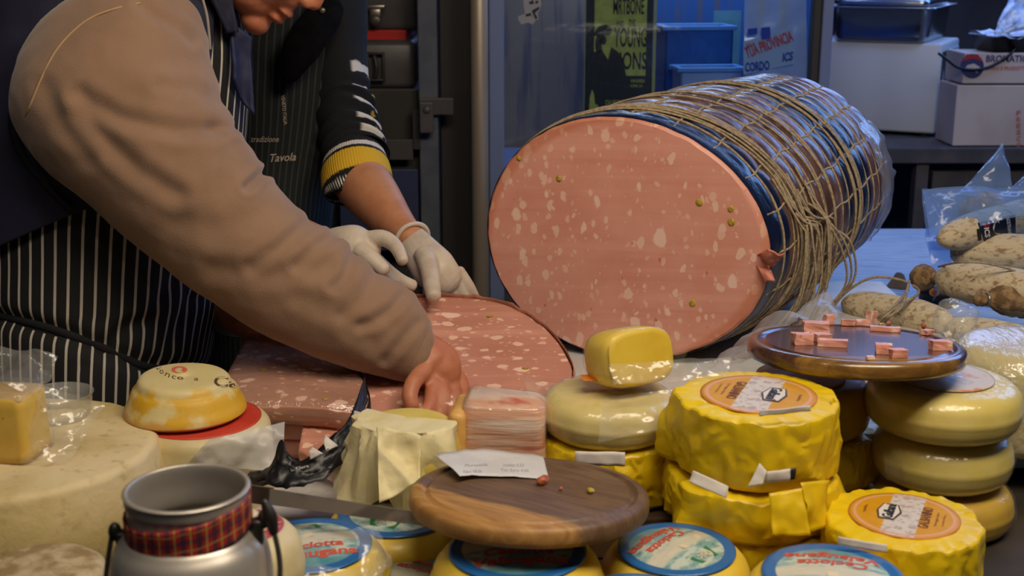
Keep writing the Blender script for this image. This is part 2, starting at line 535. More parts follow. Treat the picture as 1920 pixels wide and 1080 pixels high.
l = bpy.data.lights.new('added_cabinet_fill', 'AREA'); l.shape = 'RECTANGLE'; l.size = 0.5; l.size_y = 0.06; l.energy = 7.0; l.color = (0.5, 0.68, 1.0)  # added cool lamp to brighten the cabinet inside, no fitting seen
lo = bpy.data.objects.new('added_cabinet_fill', l); lo.location = (org[0] + 0.18, yg + 0.3, 2.05); COL.objects.link(lo)

# things behind the glass
def flat_px(bm, l, tp, r, bt, y, th=0.002):
    a = aty(l, bt, y); c = aty(r, tp, y)
    return box(bm, ((a.x + c.x) / 2, y, (a.z + c.z) / 2), (c.x - a.x, th, c.z - a.z))
yp = yg + 0.05
M_py = simple('poster_yellow', S(176, 178, 84), 0.6, S(160, 162, 76), 30)
M_pk = simple('poster_ink', S(24, 26, 34), 0.6)
M_pe = simple('poster_edge_green', S(150, 150, 90), 0.5)
c0 = aty(1163, 220, yp)
t = thing('concert_poster', 'yellow concert poster with a man in a flat cap, behind the cabinet glass', 'poster', (c0.x, yp, c0.z))
o0 = t.location
b = B(); flat_px(b, 1096, -90, 1228, 225, yp); obj('backing', local(b, o0), M_pk, t, False)
b = B(); flat_px(b, 1113, -90, 1216, 142, yp - 0.0015, 0.001); obj('paper', local(b, o0), M_py, t, False)
b = B(); flat_px(b, 1095, -90, 1098, 225, yp - 0.002); flat_px(b, 1226, -90, 1229, 225, yp - 0.002); obj('edge', local(b, o0), M_pe, t, False)
b = B()
def ptext(s, cx, cy, hpx, wpx, bold=0.02, y=yp - 0.003):
    c = aty(cx, cy, y)
    tb = text_bm(s, 1.0, 0.0, bold)
    xs = [v.co.x for v in tb.verts]; zs_ = [v.co.y for v in tb.verts]
    kk = (y) / FPX / cos(PITCH) * 1.0
    d = (c - CAM).dot(FW)
    sx = wpx * d / FPX / (max(xs) - min(xs)); sz = hpx * d / FPX / (max(zs_) - min(zs_))
    mx, mz = (max(xs) + min(xs)) / 2, (max(zs_) + min(zs_)) / 2
    for v in tb.verts:
        v.co = V((c.x + (v.co.x - mx) * sx, y, c.z + (v.co.y - mz) * sz))
    return tb
for args in (('MRTBONE', 1179, 12, 30, 58), ('AND', 1162, 45, 12, 15), ('THE', 1185, 43, 12, 13), ('YOUNG', 1182, 70, 37, 62), ('LIONS', 1182, 114, 33, 62)):
    join(b, ptext(*args))
obj('lettering', local(b, o0), M_pk, t, False)
b = B()
for args in (('CSA RIVOLTA MARGHERA', 1172, 192, 9, 74), ('VENERDI', 1195, 152, 6, 26), ('ORE 21', 1193, 161, 5, 22)):
    obj('lettering', local(ptext(*args), o0), M_py, t, False)
# the man's silhouette: cap, head, shoulders
b = B()
def disc_px(bm, cx, cy, rx, ry, y, n=28, ang=0.0):
    vs = []
    for i in range(n):
        a = 2 * pi * i / n
        px = cx + rx * cos(a) * cos(ang) - ry * sin(a) * sin(ang); py = cy + rx * cos(a) * sin(ang) + ry * sin(a) * cos(ang)
        vs.append(bm.verts.new(aty(px, py, y)))
    bm.faces.new(list(reversed(vs)))
def poly_px(bm, pts, y):
    bm.faces.new([bm.verts.new(aty(px, py, y)) for px, py in reversed(pts)])
yq = yp - 0.0026
poly_px(b, [(1100, 225), (1100, 105), (1118, 96), (1128, 92), (1127, 70), (1112, 66), (1116, 58), (1122, 50), (1136, 46), (1147, 52), (1147, 62), (1142, 66), (1130, 66), (1126, 76), (1130, 96), (1140, 112), (1146, 88), (1160, 98), (1168, 110), (1174, 142), (1226, 144), (1228, 172), (1150, 225)], yq)
disc_px(b, 1131, 75, 6, 9, yq); disc_px(b, 1122, 84, 6, 16, yq)
obj('silhouette', local(b, o0), M_pk, t, False)
b = B()
poly_px(b, [(1103, 225), (1106, 182), (1110, 168), (1114, 176), (1115, 194), (1122, 198), (1124, 225)], yq - 0.001)
obj('hand_print', local(b, o0), M_py, t, False)

# skull sticker on the glass
M_st = simple('sticker_grey', S(150, 148, 152), 0.6)
ys = yg + 0.014
c0 = aty(998, 20, ys)
t = thing('skull_sticker', 'small pale skull and bones sticker at the top of the cabinet glass', 'sticker', c0); o0 = t.location
b = B()
poly_px(b, [(981, -6), (1013, -6), (1015, 8), (1012, 18), (1008, 24), (1010, 36), (1004, 38), (996, 30), (984, 24), (982, 12)], ys)
poly_px(b, [(971, 31), (985, 25), (1000, 30), (1004, 40), (998, 46), (990, 42), (978, 46), (972, 38)], ys)
obj('print', local(b, o0), M_st, t, False)
b = B()
poly_px(b, [(992, 4), (1000, 0), (1001, 7), (993, 8)], ys - 0.001); poly_px(b, [(1004, 2), (1009, 1), (1009, 6), (1004, 7)], ys - 0.001)
poly_px(b, [(985, 27), (995, 24), (996, 29), (986, 31)], ys - 0.001); poly_px(b, [(997, 20), (1011, 12), (1011, 17), (1003, 24), (1008, 34), (1004, 36)], ys - 0.001)
obj('features', local(b, o0), M_pk, t, False)

# added boxes inside, their blues stand in for reflections in the glass
M_blue = simple('reflection_blue', S(26, 92, 170), 0.35, S(20, 78, 150), 6, bump=0.1, bscale=12)
M_blued = simple('blue_plastic_deep', S(20, 62, 120), 0.4)
def crate(lab, l, tp, r, bt, y, dep, m, rz):  # open box added to carry the blue reflections of the pane
    a = aty(l, bt, y); c = aty(r, tp, y); w = c.x - a.x; h = c.z - zs
    org = ((a.x + c.x) / 2, y + dep / 2, zs + .002)
    t = thing('reflection_box', lab, 'crate', org, rz)
    th = 0.006
    b = B(); box(b, (0, 0, th / 2), (w, dep, th)); box(b, (0, -dep / 2 + th / 2, h / 2), (w, th, h)); box(b, (0, dep / 2 - th / 2, h / 2), (w, th, h))
    box(b, (-w / 2 + th / 2, 0, h / 2), (th, dep, h)); box(b, (w / 2 - th / 2, 0, h / 2), (th, dep, h)); obj('walls', b, m, t, False)
    b = B(); e = 0.014
    for sx, sy, px_, py_ in ((w + .02, e, 0, -dep / 2), (w + .02, e, 0, dep / 2), (e, dep, -w / 2, 0), (e, dep, w / 2, 0)):
        box(b, (px_, py_, h - .006), (sx, sy, .014), bev=.003)
    obj('rim', b, simple('reflection_line_blue', S(90, 140, 200), 0.35), t, False)  # light blue rim draws the slanting reflection lines
    return t
crate('wide blue box standing in for a reflection in the glass, right of the yellow poster', 1236, 50, 1372, 250, yg + 0.26, 0.14, M_blue, 0.12)

M_pale = simple('reflection_pale_blue', S(132, 158, 204), 0.5, S(116, 142, 192), 4)
t = crate('pale blue box standing in for a reflection in the glass, lower right of the wide one', 1268, 128, 1392, 250, yg + 0.12, 0.1, M_pale, 0.10)  # added box, its pale blue imitates a reflection on the pane
b = B(); flat_px(b, 1334, 20, 1390, 128, yg + 0.46, .004)  # added sheet, its colour imitates a strip of teal light
setp(obj('teal_light_sheet', b, simple('teal_light_sheet', S(96, 150, 168), .6, S(76, 128, 150), 6), None, False), 'upright sheet standing in for teal light at the back of the cabinet beside the carrier bag', 'sheet')
# carrier bag with print hanging behind the glass on the right
M_bag = film('carrier_bag_film', (0.82, 0.9, 1, 1), 0.42, (.78, .86, .98, 1), 0.10, 0.22, 14, 0.5, 0.004, 0.4)
M_bl = simple('bag_print_white', S(150, 170, 200), 0.6)
M_br = simple('print_red', S(196, 52, 56), 0.6); M_bb = simple('print_blue', S(26, 60, 160), 0.6)
yk = yg + 0.06
c0 = aty(1455, 60, yk)
t = thing('carrier_bag', 'pale plastic carrier bag with red and blue print hanging behind the glass', 'bag', c0); o0 = t.location
b = B(); sheet(b, [aty(1396, 150, yk), aty(1514, 150, yk), aty(1512, -60, yk), aty(1396, -60, yk)], 20, 24, 0.012, 9, 0.0, 3); 
obj('film', local(b, o0), M_bag, t)
b = B(); poly_px(b, [(1394, 78), (1486, 52), (1489, 120), (1394, 140)], yk - 0.012); obj('print_panel', local(b, o0), M_bl, t, False)
def slanted(s, cx, cy, hpx, wpx, ang, y, bold=0.015, shear=0.0):
    c = aty(cx, cy, y); d = (c - CAM).dot(FW)
    tb = text_bm(s, 1.0, 0.0, bold, shear)
    xs = [v.co.x for v in tb.verts]; zs_ = [v.co.y for v in tb.verts]
    sx = wpx * d / FPX / (max(xs) - min(xs)); sz = hpx * d / FPX / (max(zs_) - min(zs_))
    mx, mz = (max(xs) + min(xs)) / 2, (max(zs_) + min(zs_)) / 2
    for v in tb.verts:
        x_, z_ = (v.co.x - mx) * sx, (v.co.y - mz) * sz
        v.co = V((c.x + x_ * cos(ang) - z_ * sin(ang), y, c.z + x_ * sin(ang) + z_ * cos(ang)))
    return tb
yl = yk - 0.016
b = B(); join(b, slanted('TUA PROVINCIA', 1442, 83, 21, 92, 0.36, yl)); join(b, slanted('DELLA', 1407, 84, 7, 16, 0.36, yl)); obj('lettering', local(b, o0), M_br, t, False)
b = B(); join(b, slanted('CORDO', 1420, 124, 17, 46, 0.1, yl, 0.03)); join(b, slanted('ICS', 1477, 106, 16, 22, 0.15, yl, 0.03, 0.3)); poly_px(b, [(1427, 52), (1444, 50), (1445, 72), (1428, 74)], yl); poly_px(b, [(1402, 54), (1420, 52), (1420, 64), (1402, 66)], yl)
obj('lettering', local(b, o0), M_bb, t, False)

# ================================================================ background, right: bench, white appliance, pan, carton
M_bench = simple('bench_wood_dark', S(84, 82, 88), 0.6, S(66, 66, 74), 8)
M_white = Mx('scuffed_white_enamel', S(186, 192, 200), 0.45)
M_white.mix(M_white.ramp(M_white.noise(2.5, 5), 0.55, 0.75), S(186, 186, 196)); M_white = M_white.done()
M_peel = Mx('peeling_side_panel', S(160, 168, 178), 0.5)
M_peel.mix(M_peel.ramp(M_peel.noise(9, 5, M_peel.mapping((1, 1, .6))), .46, .54), S(60, 58, 52)).mix(M_peel.ramp(M_peel.noise(16, 5), .62, .68), S(30, 30, 32)); M_peel = M_peel.done()
yb = 4.05
zb = aty(1800, 268, yb).z
t = thing('work_bench', 'grey wooden bench behind the table carrying the white appliance and the carton', 'bench', (1.45, yb + 0.35, 0)); o0 = t.location
b = B(); box(b, (1.5, yb + 0.30, zb - 0.026), (1.3, 0.8, 0.05), bev=0.004); obj('bench_top', local(b, o0), M_bench, t, False)
for x_, y_ in ((aty(1711, 360, yb).x, yb - 0.06), (2.1, yb - 0.06), (aty(1711, 360, yb).x, yb + 0.62), (2.1, yb + 0.62)):
    b = B(); box(b, (x_, y_, (zb - 0.05) / 2), (0.04, 0.05, zb - 0.05), bev=0.003); obj('leg', local(b, o0), M_bench, t, False)
b = B(); zr_ = aty(1800, 331, yb).z; box(b, (1.72, yb - 0.06, zr_), (0.8, 0.03, 0.055)); obj('rail', local(b, o0), M_bench, t, False)
b = B(); box(b, (1.5, yb + 0.6, zb * 0.5), (1.25, 0.02, zb - 0.12)); obj('rear_board', local(b, o0), simple('bench_board_blue', S(52, 66, 92), 0.6), t, False)

th = radians(-27)
ca = aty(1752, 262, yb + 0.12)             # near bottom right corner
wbx, dbx, hbx = 0.42, 0.36, aty(1752, 82, yb + 0.12).z - zb
ux = V((cos(th), sin(th), 0)); uy = V((-sin(th), cos(th), 0))
oc = V((ca.x, ca.y, zb)) - ux * wbx / 2 + uy * dbx / 2
t = thing('white_appliance', 'boxy white enamel appliance with a peeling side under the steel pan', 'appliance', oc, th)
b = B(); box(b, (0, 0, hbx / 2 + 0.006), (wbx, dbx, hbx - 0.012), bev=0.008); obj('body', b, M_white, t)
b = B(); box(b, (wbx / 2 + 0.001, 0.0, hbx / 2 - 0.005), (0.006, dbx * 0.9, hbx * 0.86), bev=0.002); obj('side_panel', b, M_peel, t, False, label='peeling rusty side panel')
for sx in (-1, 1):
    for sy in (-1, 1):
        b = B(); tube(b, [(sx * (wbx / 2 - .04), sy * (dbx / 2 - .04), 0), (sx * (wbx / 2 - .04), sy * (dbx / 2 - .04), 0.012)], 0.015, 10); obj('foot', b, M_postd, t)

# steel gastronorm pan
M_steel = simple('pan_steel', S(165, 170, 178), 0.25, metal=1.0, bump=0.1, bscale=30)
zp = zb + hbx
pw, pd, ph = 0.34, 0.44, aty(1745, 12, yb + 0.2).z - zp
cp = aty(1747, 62, yb + 0.1)
oc2 = V((cp.x, cp.y, zp)) - ux * pw / 2 + uy * pd / 2
t = thing('steel_pan', 'deep stainless steel food pan on top of the white appliance', 'pan', oc2, th)
b = B()
def rrect(w, d, r, n=6):
    out = []
    for cx, cy, a0 in ((w / 2 - r, d / 2 - r, 0), (-w / 2 + r, d / 2 - r, pi / 2), (-w / 2 + r, -d / 2 + r, pi), (w / 2 - r, -d / 2 + r, 1.5 * pi)):
        for i in range(n + 1):
            a = a0 + pi / 2 * i / n; out.append((cx + r * cos(a), cy + r * sin(a)))
    return out
def rr_loft(bm, levels, capb=True):
    rows = [[V((x, y, z)) for x, y in rrect(w, d, r)] for w, d, r, z in levels]
    grid_faces(bm, rows, True, capb, False)
rr_loft(b, [(pw - .07, pd - .07, .03, .0), (pw - .045, pd - .045, .035, .004), (pw - .035, pd - .035, .04, .02), (pw - .02, pd - .02, .04, ph - .004), (pw + .02, pd + .02, .03, ph), (pw + .02, pd + .02, .03, ph - .006), (pw + .016, pd + .016, .03, ph - .006)])
obj('body', b, M_steel, t, True, solid=0.0015)
b = B()
rr_loft(b, [(pw - .09, pd - .09, .03, ph - .01), (pw - .04, pd - .04, .03, ph - .004), (pw - .03, pd - .03, .03, ph + .012), (pw - .05, pd - .05, .03, ph + .03), (pw - .2, pd - .2, .03, ph + .04)]); obj('lid', b, M_steel, t, True, solid=0.001)
# red crate behind
b = B(); box_px(b, 1540, -60, 1612, 70, 4.62, 0.25, 0.006)
rc = at(1575, 70, 4.62); 
b2 = B(); box(b2, (rc.x + 0.02, rc.y + 0.13, (zb + rc.z) / 2), (0.2, 0.24, rc.z - zb), bev=0.004); join(b, b2)
setp(obj('red_crate', b, simple('deep_red_plastic', S(140, 18, 34), 0.5), None, False), 'dark red crate half hidden behind the steel pan', 'crate')

# carton
M_card = simple('carton_white_board', S(196, 186, 186), 0.7, S(182, 172, 172), 5)
yc = yb - 0.08
l_, r_ = aty(1785, 280, yc).x, aty(1990, 280, yc).x
zt, zm = aty(1783, 100, yc).z, aty(1783, 160, yc).z
oc3 = ((l_ + r_) / 2, yc + 0.08, zb + .001)
t = thing('cardboard_carton', 'white cardboard carton with a round blue badge, right of the white appliance', 'carton', oc3, 0.0); 
b = B(); box(b, ((l_ + r_) / 2, yc + 0.085, (zb + zm) / 2 + .001), (r_ - l_, 0.17, zm - zb - .002), bev=0.003); obj('tray', local(b, oc3), M_card, t, False)
b = B(); box(b, ((l_ + r_) / 2 + 0.008, yc + 0.085, (zt + zm) / 2 + 0.003), (r_ - l_ - 0.012, 0.17, zt - zm - 0.004), bev=0.003); lid = obj('lid', local(b, oc3), M_card, t, False)
yq = yc - 0.0016
b = B(); disc_px(b, 1823, 124, 22, 23, yq); bd = obj('badge', local(b, oc3), simple('badge_navy', S(44, 50, 104), 0.6), lid, False)
b = B(); poly_px(b, [(1803, 116), (1812, 102), (1834, 102), (1843, 116), (1823, 110)], yq - .001); obj('badge_band', local(b, oc3), simple('badge_red', S(150, 44, 52), 0.6), lid, False)
b = B(); poly_px(b, [(1808, 130), (1814, 122), (1826, 119), (1838, 126), (1832, 131), (1833, 138), (1826, 132)], yq - .001); obj('badge_fish', local(b, oc3), M_card, lid, False)
b = B(); join(b, ptext('BROMATIC', 1888, 110, 13, 78, 0.03, yq)); obj('lettering', local(b, oc3), simple('carton_ink_blue', S(52, 58, 116), 0.6), lid, False)
b = B(); join(b, ptext('CARNI E PRODOTTI', 1886, 128, 7, 74, 0.02, yq)); 
for i, s_ in enumerate('FRESCO'):
    join(b, ptext(s_, 1910, 212 + i * 12, 9, 8, 0.02, yq))
obj('lettering', local(b, oc3), simple('carton_ink_red', S(186, 84, 84), 0.6), t, False)
# tray and foil packets on the carton
zt2 = zt
M_black = simple('black_plastic', S(22, 22, 24), 0.35)
M_foil = simple('crumpled_foil_paper', S(205, 212, 226), 0.32, S(150, 165, 195), 25, bump=0.8, bscale=40, bdist=0.01, metal=0.3)
oc4 = (aty(1890, 90, yc + .1).x, yc + 0.085, zt2 + 0.004)
t = thing('black_tray', 'black plastic tray with crumpled film on top of the carton', 'tray', oc4, 0.1)
b = B(); rr_loft(b, [(.17, .14, .02, 0), (.2, .17, .02, .045), (.21, .18, .02, .047)]); obj('tray', b, M_black, t, True, solid=.002)
b = B(); sheet(b, [(-.1, -.1, .046), (.1, -.085, .046), (.1, .08, .054), (-.1, .08, .054)], 18, 14, .012, 22, .004, 5); obj('film', b, M_foil, t, True, solid=.0006)
oc5 = (aty(1895, 40, yc + .2).x, yc + 0.10, zt2 + 0.060)
b = B(); sheet(b, [(-.11, -.06, .0), (.1, -.06, .03), (.12, .07, .13), (-.02, .07, .09)], 20, 16, .016, 16, .03, 9, .01)
o = obj('foil_packet', b, M_foil, None, True, solid=.012); o.location = oc5
setp(o, 'crumpled silvery packet leaning on the black tray over the carton', 'packet')
# cord
b = B()
yv = yc - 0.01
pts = [aty(1760, 100, yv), aty(1776, 112, yv), aty(1795, 126, yv), aty(1822, 131, yv), aty(1850, 127, yv), aty(1880, 112, yv), aty(1902, 92, yv + .02), aty(1912, 62, yv + .1)]
tube(b, pts, 0.0045, 8, 40); setp(obj('power_cord', b, M_black), 'thin black cord drooping in front of the carton badge', 'cord')
from mathutils.bvhtree import BVHTree
# ================================================================ giant mortadella
def meat(name, ani=(1.0, 1.0, 1.0), rot=0.5, dull=0.0, seed=0.0, glossy=0.42, coat=0.0, sc=1.0, c1=(226, 160, 140), c2=(218, 148, 127), rim=False):
    x = Mx(name, S(*c1), glossy, sss=0.12, spec=0.4, coat=coat)
    uv = x.mapping((1, 1, 1), (0, 0, 0), (seed, seed * 1.7, 0), x.uv)
    n = x.noisec(34, 4, uv)
    wv = x.n.new('ShaderNodeVectorMath'); wv.operation = 'MULTIPLY_ADD'
    x.l.new(n, wv.inputs[0]); wv.inputs[1].default_value = (0.022 / sc, 0.022 / sc, 0); x.l.new(uv, wv.inputs[2])
    w = x.mapping(ani, (0, 0, rot), (0, 0, 0), wv.outputs[0])
    x.mix(x.ramp(x.noise(9, 3, uv), .35, .7), S(*c2))
    # faint knife tracks
    kn = x.noise(6, 3, x.mapping((.25, 7, 1), (0, 0, .06), (0, 0, 0), uv))
    x.mix(x.math('MULTIPLY', x.ramp(kn, .5, .7), .45), S(232, 170, 148))
    x.mix(x.math('MULTIPLY', x.ramp(kn, .3, .46, True), .35), S(206, 132, 112))
    def blobs(scale, rmin, rmax, fac, col, dens):
        vn = x.n.new('ShaderNodeTexVoronoi'); vn.inputs['Scale'].default_value = scale * sc; x.l.new(w, vn.inputs['Vector'])
        c = x.xyz(vn.outputs['Color'])
        r = x.math('MULTIPLY_ADD', x.math('POWER', c[0], 1.6), rmax - rmin, rmin)
        keep = x.math('LESS_THAN', c[1], dens)
        m = x.ramp(x.math('SUBTRACT', vn.outputs['Distance'], r), -.05, .03, True)
        x.mix(x.math('MULTIPLY', x.math('MULTIPLY', m, keep), fac), col)
    blobs(70, .12, .30, .55, S(236, 190, 172), .6)
    blobs(34, .16, .40, .9, S(238, 196, 174), .72)
    blobs(47, .12, .34, .8, S(236, 190, 168), .6)
    blobs(20, .14, .34, .92, S(242, 204, 184), .5)
    blobs(52, .06, .18, .7, S(186, 96, 80), .14)
    if rim:
        cu = x.xyz(uv); e = x.math('SQRT', x.math('ADD', x.math('POWER', x.math('MULTIPLY', cu[0], 1 / .243), 2.0), x.math('POWER', x.math('MULTIPLY', cu[1], 1 / .211), 2.0)))
        x.mix(x.math('MULTIPLY', x.ramp(x.math('ADD', e, x.math('MULTIPLY', x.noise(20, 2, uv), .03)), .955, 1.01), .55), S(196, 112, 70))
    x.bump(x.noise(90, 4, uv), .12, .001)
    return x.done()

M_meat = meat('mortadella_cut', (1.45, .95, 1), 0.35, rim=True)
M_meat_flat = meat('mortadella_slice_cut', (.75, 1.5, 1), 0.15, seed=.7, sc=1.25, c1=(198, 138, 120), c2=(188, 128, 108))
M_meat_wet = meat('mortadella_wrapped_cut', (.8, 1.4, 1), 0.1, seed=1.9, glossy=.34, coat=.25, sc=1.2, c1=(182, 132, 108), c2=(170, 118, 94))
M_skin = simple('mortadella_rind', S(196, 130, 104), .5, S(150, 92, 68), 18, bump=.3)
M_casing = Mx('glossy_casing', S(98, 70, 64), 0.30, spec=.5, coat=.25)
u3 = M_casing.xyz(M_casing.uv)
M_casing.mix(M_casing.ramp(M_casing.noise(16, 4), .4, .65), S(74, 50, 46)).mix(M_casing.math('MULTIPLY', M_casing.ramp(M_casing.noise(60, 4, M_casing.mapping((1, 1, .3))), .5, .72), .6), S(132, 104, 98))
edge = M_casing.math('ADD', u3[1], M_casing.math('MULTIPLY', M_casing.noise(7, 2), .06))
dk = M_casing.math('MULTIPLY', M_casing.ramp(edge, .50, .53), M_casing.ramp(edge, .72, .76, True))
fb_ = M_casing.ramp(edge, .115, .125, True)
M_casing.mix(M_casing.math('MAXIMUM', dk, fb_), S(16, 24, 52))
M_casing.bump(M_casing.noise(55, 4, M_casing.mapping((1, 1, .5))), .5, .004)
M_casing = M_casing.done()
M_twine = Mx('jute_twine', S(172, 152, 120), 0.85)
M_twine.mix(M_twine.ramp(M_twine.noise(160, 3), .4, .65), S(140, 118, 88)).bump(M_twine.noise(500, 2), .6, .001)
M_twine = M_twine.done()
M_pist = Mx('pistachio_green', S(186, 158, 50), .5)
M_pist.mix(M_pist.ramp(M_pist.noise(300, 2), .5, .6), S(140, 118, 30)); M_pist = M_pist.done()

mC0 = at(1167, 455, 2.15)
mh0 = V((cos(radians(20)), -sin(radians(20)), 0)) * 0.243
mv0 = V((-0.012, 0.0, 0.211))
AZ = radians(36)
mC1 = mC0 + V((sin(AZ) * .58, cos(AZ) * .58, 0.030))
mh1 = V((cos(AZ), -sin(AZ), 0)) * 0.232
mv1 = V((0, -0.01, 0.205))
max_ = (mC1 - mC0).normalized()
def mring(s):
    e = 1.0 + .035 * sin(pi * min(max(s, 0), 1))
    return mC0.lerp(mC1, s), mh0.lerp(mh1, s) * e, mv0.lerp(mv1, s) * e
def mshape(th):
    r = 1 + .012 * cos(3 * th + .6) + .010 * cos(2 * th)
    if sin(th) < 0: r -= .03 * max(0, -sin(th) - .55)
    return r
def msurf(th, s, off=0.0):
    if s <= 1.0:
        c, h, v = mring(s); k_ = 1.0
    else:                                   # rounded far end
        q = min((s - 1) / .16, 1.0)
        c, h, v = mring(1.0); c = c + max_ * (.10 * sin(q * pi / 2)); k_ = max(.02, cos(q * pi / 2) ** .55)
    r = mshape(th) * k_
    p = c + (h * cos(th) + v * sin(th)) * r
    n = (h.normalized() * cos(th) * v.length + v.normalized() * sin(th) * h.length).normalized()
    return p + n * off
RINGS = [.085, .15, .215, .28, .345, .41, .475, .54, .60, .665, .73, .795, .855, .915, .97]
NL = 20
LONG = [2 * pi * (i + .3) / NL for i in range(NL)]
def puff(th, s):
    import bisect
    i = bisect.bisect(RINGS, s)
    if i == 0: a = max(0, s) / RINGS[0]; lo = .5
    elif i == len(RINGS): a = .5
    else: a = (s - RINGS[i - 1]) / (RINGS[i] - RINGS[i - 1])
    t2 = ((th / (2 * pi) * NL - .3) - .9 * (s - .5)) % 1.0
    f1 = max(0, sin(pi * a)) ** .55 if 0 <= a <= 1 else 1
    f2 = max(0, sin(pi * t2)) ** .5
    if s < .05: f2 = .6
    return .0050 * f1 * f2
bot = min((msurf(radians(-a), s).z for a in range(50, 131, 4) for s in (0, .3, .6, 1)))
base = V((mC0.x + .15, mC0.y + .2, ZR + .02))
dz = base.z - bot + 0.002
mC0.z += dz; mC1.z += dz
tm = thing('mortadella', 'giant mortadella in a string net, its broad pink cut face towards the camera', 'sausage', base)
b = B()
rows = []
ns_, nt_ = 150, 260
for i in range(ns_ + 1):
    s = 1.16 * i / ns_
    rows.append([msurf(2 * pi * j / nt_, s, puff(2 * pi * j / nt_, s)) for j in range(nt_)])
grid_faces(b, rows, True, False, True)
obj('casing', local(b, base), M_casing, tm)
# cut face, a hair of rind showing past the casing
b = B(); ul = b.loops.layers.uv.verify()
rowsf, uvs = [], []
for i in range(15):
    k_ = [0.002, .1, .2, .3, .4, .5, .6, .7, .8, .9, .95, .975, .99, .997, .999][i]
    fwd = -max_ * (0.001 + (.004 if i < 12 else .004 - .003 * (i - 11)))
    rowsf.append([mC0 + fwd + (mh0 * cos(t_) + mv0 * sin(t_)) * mshape(t_) * k_ * (1 + (.006 * fb((cos(t_) * 9, sin(t_) * 9, 0), 3) if i > 9 else 0)) for t_ in (2 * pi * j / 160 for j in range(160))])
rowsf.append([mC0 + max_ * .02 + (mh0 * cos(t_) + mv0 * sin(t_)) * mshape(t_) * .995 for t_ in (2 * pi * j / 160 for j in range(160))])
hn, vn_ = mh0.normalized(), mv0.normalized()
vs = grid_faces(b, rowsf, True, True, False)
for f in b.faces:
    for lp in f.loops:
        q = lp.vert.co - mC0
        lp[ul].uv = (q.dot(hn), q.dot(vn_))
obj('cut_face', local(b, base), M_meat, tm, label='pink cut face with white fat cubes and pistachios').modifiers.new('edges', 'EDGE_SPLIT').split_angle = radians(35)
fn = mh0.cross(mv0).normalized()
if fn.y > 0: fn = -fn
def onface(px, py):
    r = (at(px, py, 1) - CAM); p0 = mC0 - max_ * .0052
    return CAM + r * ((p0 - CAM).dot(fn) / r.dot(fn))
for px, py, r in ((1048, 335, 6), (1311, 380, 7), (1370, 392, 6), (1371, 417, 7), (1298, 569, 6.5), (1040, 634, 6.5), (973, 297, 5)):
    p = onface(px, py); b = B(); rr = r * 2.1 / FPX
    Rm = Matrix((hn, vn_, fn)).transposed().to_4x4()
    ball(b, p, (rr, rr * 1.1, .0016), Rm, 2); obj('pistachio', local(b, base), M_pist, tm)

# net of twine
def ring_twine(bm, s0, rad=.0022, slope=0.0, wob=.004, off=.0015, seed=0.0, a0=0, a1=2 * pi, n=110, ph=0.0):
    pts = []
    full = a1 - a0 > 6.28
    for j in range(n if full else n + 1):
        th = a0 + (a1 - a0) * j / n
        s = s0 + slope * cos(th - ph) + wob * fb((cos(th) * 2.5 + seed, sin(th) * 2.5, seed), 2)
        pts.append(msurf(th, s, off + .0006 * mnoise.noise(V((th * 5, seed, 0)))))
    rows = []
    m = len(pts)
    for i in range(m):
        a = pts[(i - 1) % m] if full else pts[max(i - 1, 0)]
        c = pts[(i + 1) % m] if full else pts[min(i + 1, m - 1)]
        T = (c - a).normalized(); n0 = (pts[i] - mring(.5)[0]); n0 = (n0 - T * n0.dot(T)).normalized(); bb = T.cross(n0)
        rows.append([pts[i] + (n0 * cos(q) + bb * sin(q)) * rad for q in (2 * pi * k_ / 6 for k_ in range(6))])
    if full: rows.append([V(p) for p in rows[0]])
    grid_faces(bm, rows, True, not full, not full)
b = B()
for i, s in enumerate(RINGS):
    ring_twine(b, s, .0020 + .0004 * (i % 3 == 0), 0, .007, .0012, i * 1.7)
for i in range(NL):
    pts = []
    for j in range(61):
        s = .02 + 1.12 * j / 60
        th = (i + .3 + .9 * (s - .5)) / NL * 2 * pi + .012 * sin(s * 40 + i)
        pts.append(msurf(th, s, .0012))
    tube(b, pts, .0021, 6)
obj('twine_net', local(b, base), M_twine, tm)
b = B()
rnd = random.Random(4)
for i in range(6):      # the thick wrap that runs slanting round the front
    ring_twine(b, .105 + .0105 * i + rnd.uniform(-.003, .003), .0021, .075 + rnd.uniform(-.008, .008), .008, .005 + .002 * (i % 2), i * 3.1 + .4, ph=-.35)
for i in range(2):
    ring_twine(b, .32 + .05 * i, .0022, .06 + .02 * (i % 2), .012, .006, 40 + i * 2.3, ph=-.1 + .3 * i)
for i in range(3):
    ring_twine(b, .62 + .022 * i, .0022, .03 * (i % 2) + .02, .010, .006, 60 + i * 2.3, ph=.3 * i)
obj('wrapped_twine', local(b, base), M_twine, tm)
b = B()
for i in range(15):     # loose ends hanging at the near side
    s0 = rnd.uniform(.10, .30); e = rnd.uniform(.02, .10)
    so = s0 + rnd.uniform(-.02, .10)
    pts = [msurf(radians(14 + rnd.uniform(-8, 18)), s0 + .02, .007), msurf(radians(8), s0 + rnd.uniform(.02, .05), .008 + .1 * e),
           msurf(radians(2), so + .03 + rnd.uniform(-.02, .03), .010 + .2 * e), msurf(radians(-20), so + .05 + rnd.uniform(-.03, .03), .014 + .35 * e),
           msurf(radians(-42), so + .05 + rnd.uniform(-.04, .05), .022 + .5 * e)]
    q = msurf(radians(-58), so + .04 + rnd.uniform(-.06, .10), .03 + .6 * e); q.z = max(q.z, base.z + .004); pts.append(q)
    q = q + V((rnd.uniform(-.01, .02), rnd.uniform(-.02, .01), 0)); q.z = base.z + .004; pts.append(q)
    tube(b, pts, .0021, 6, 26)
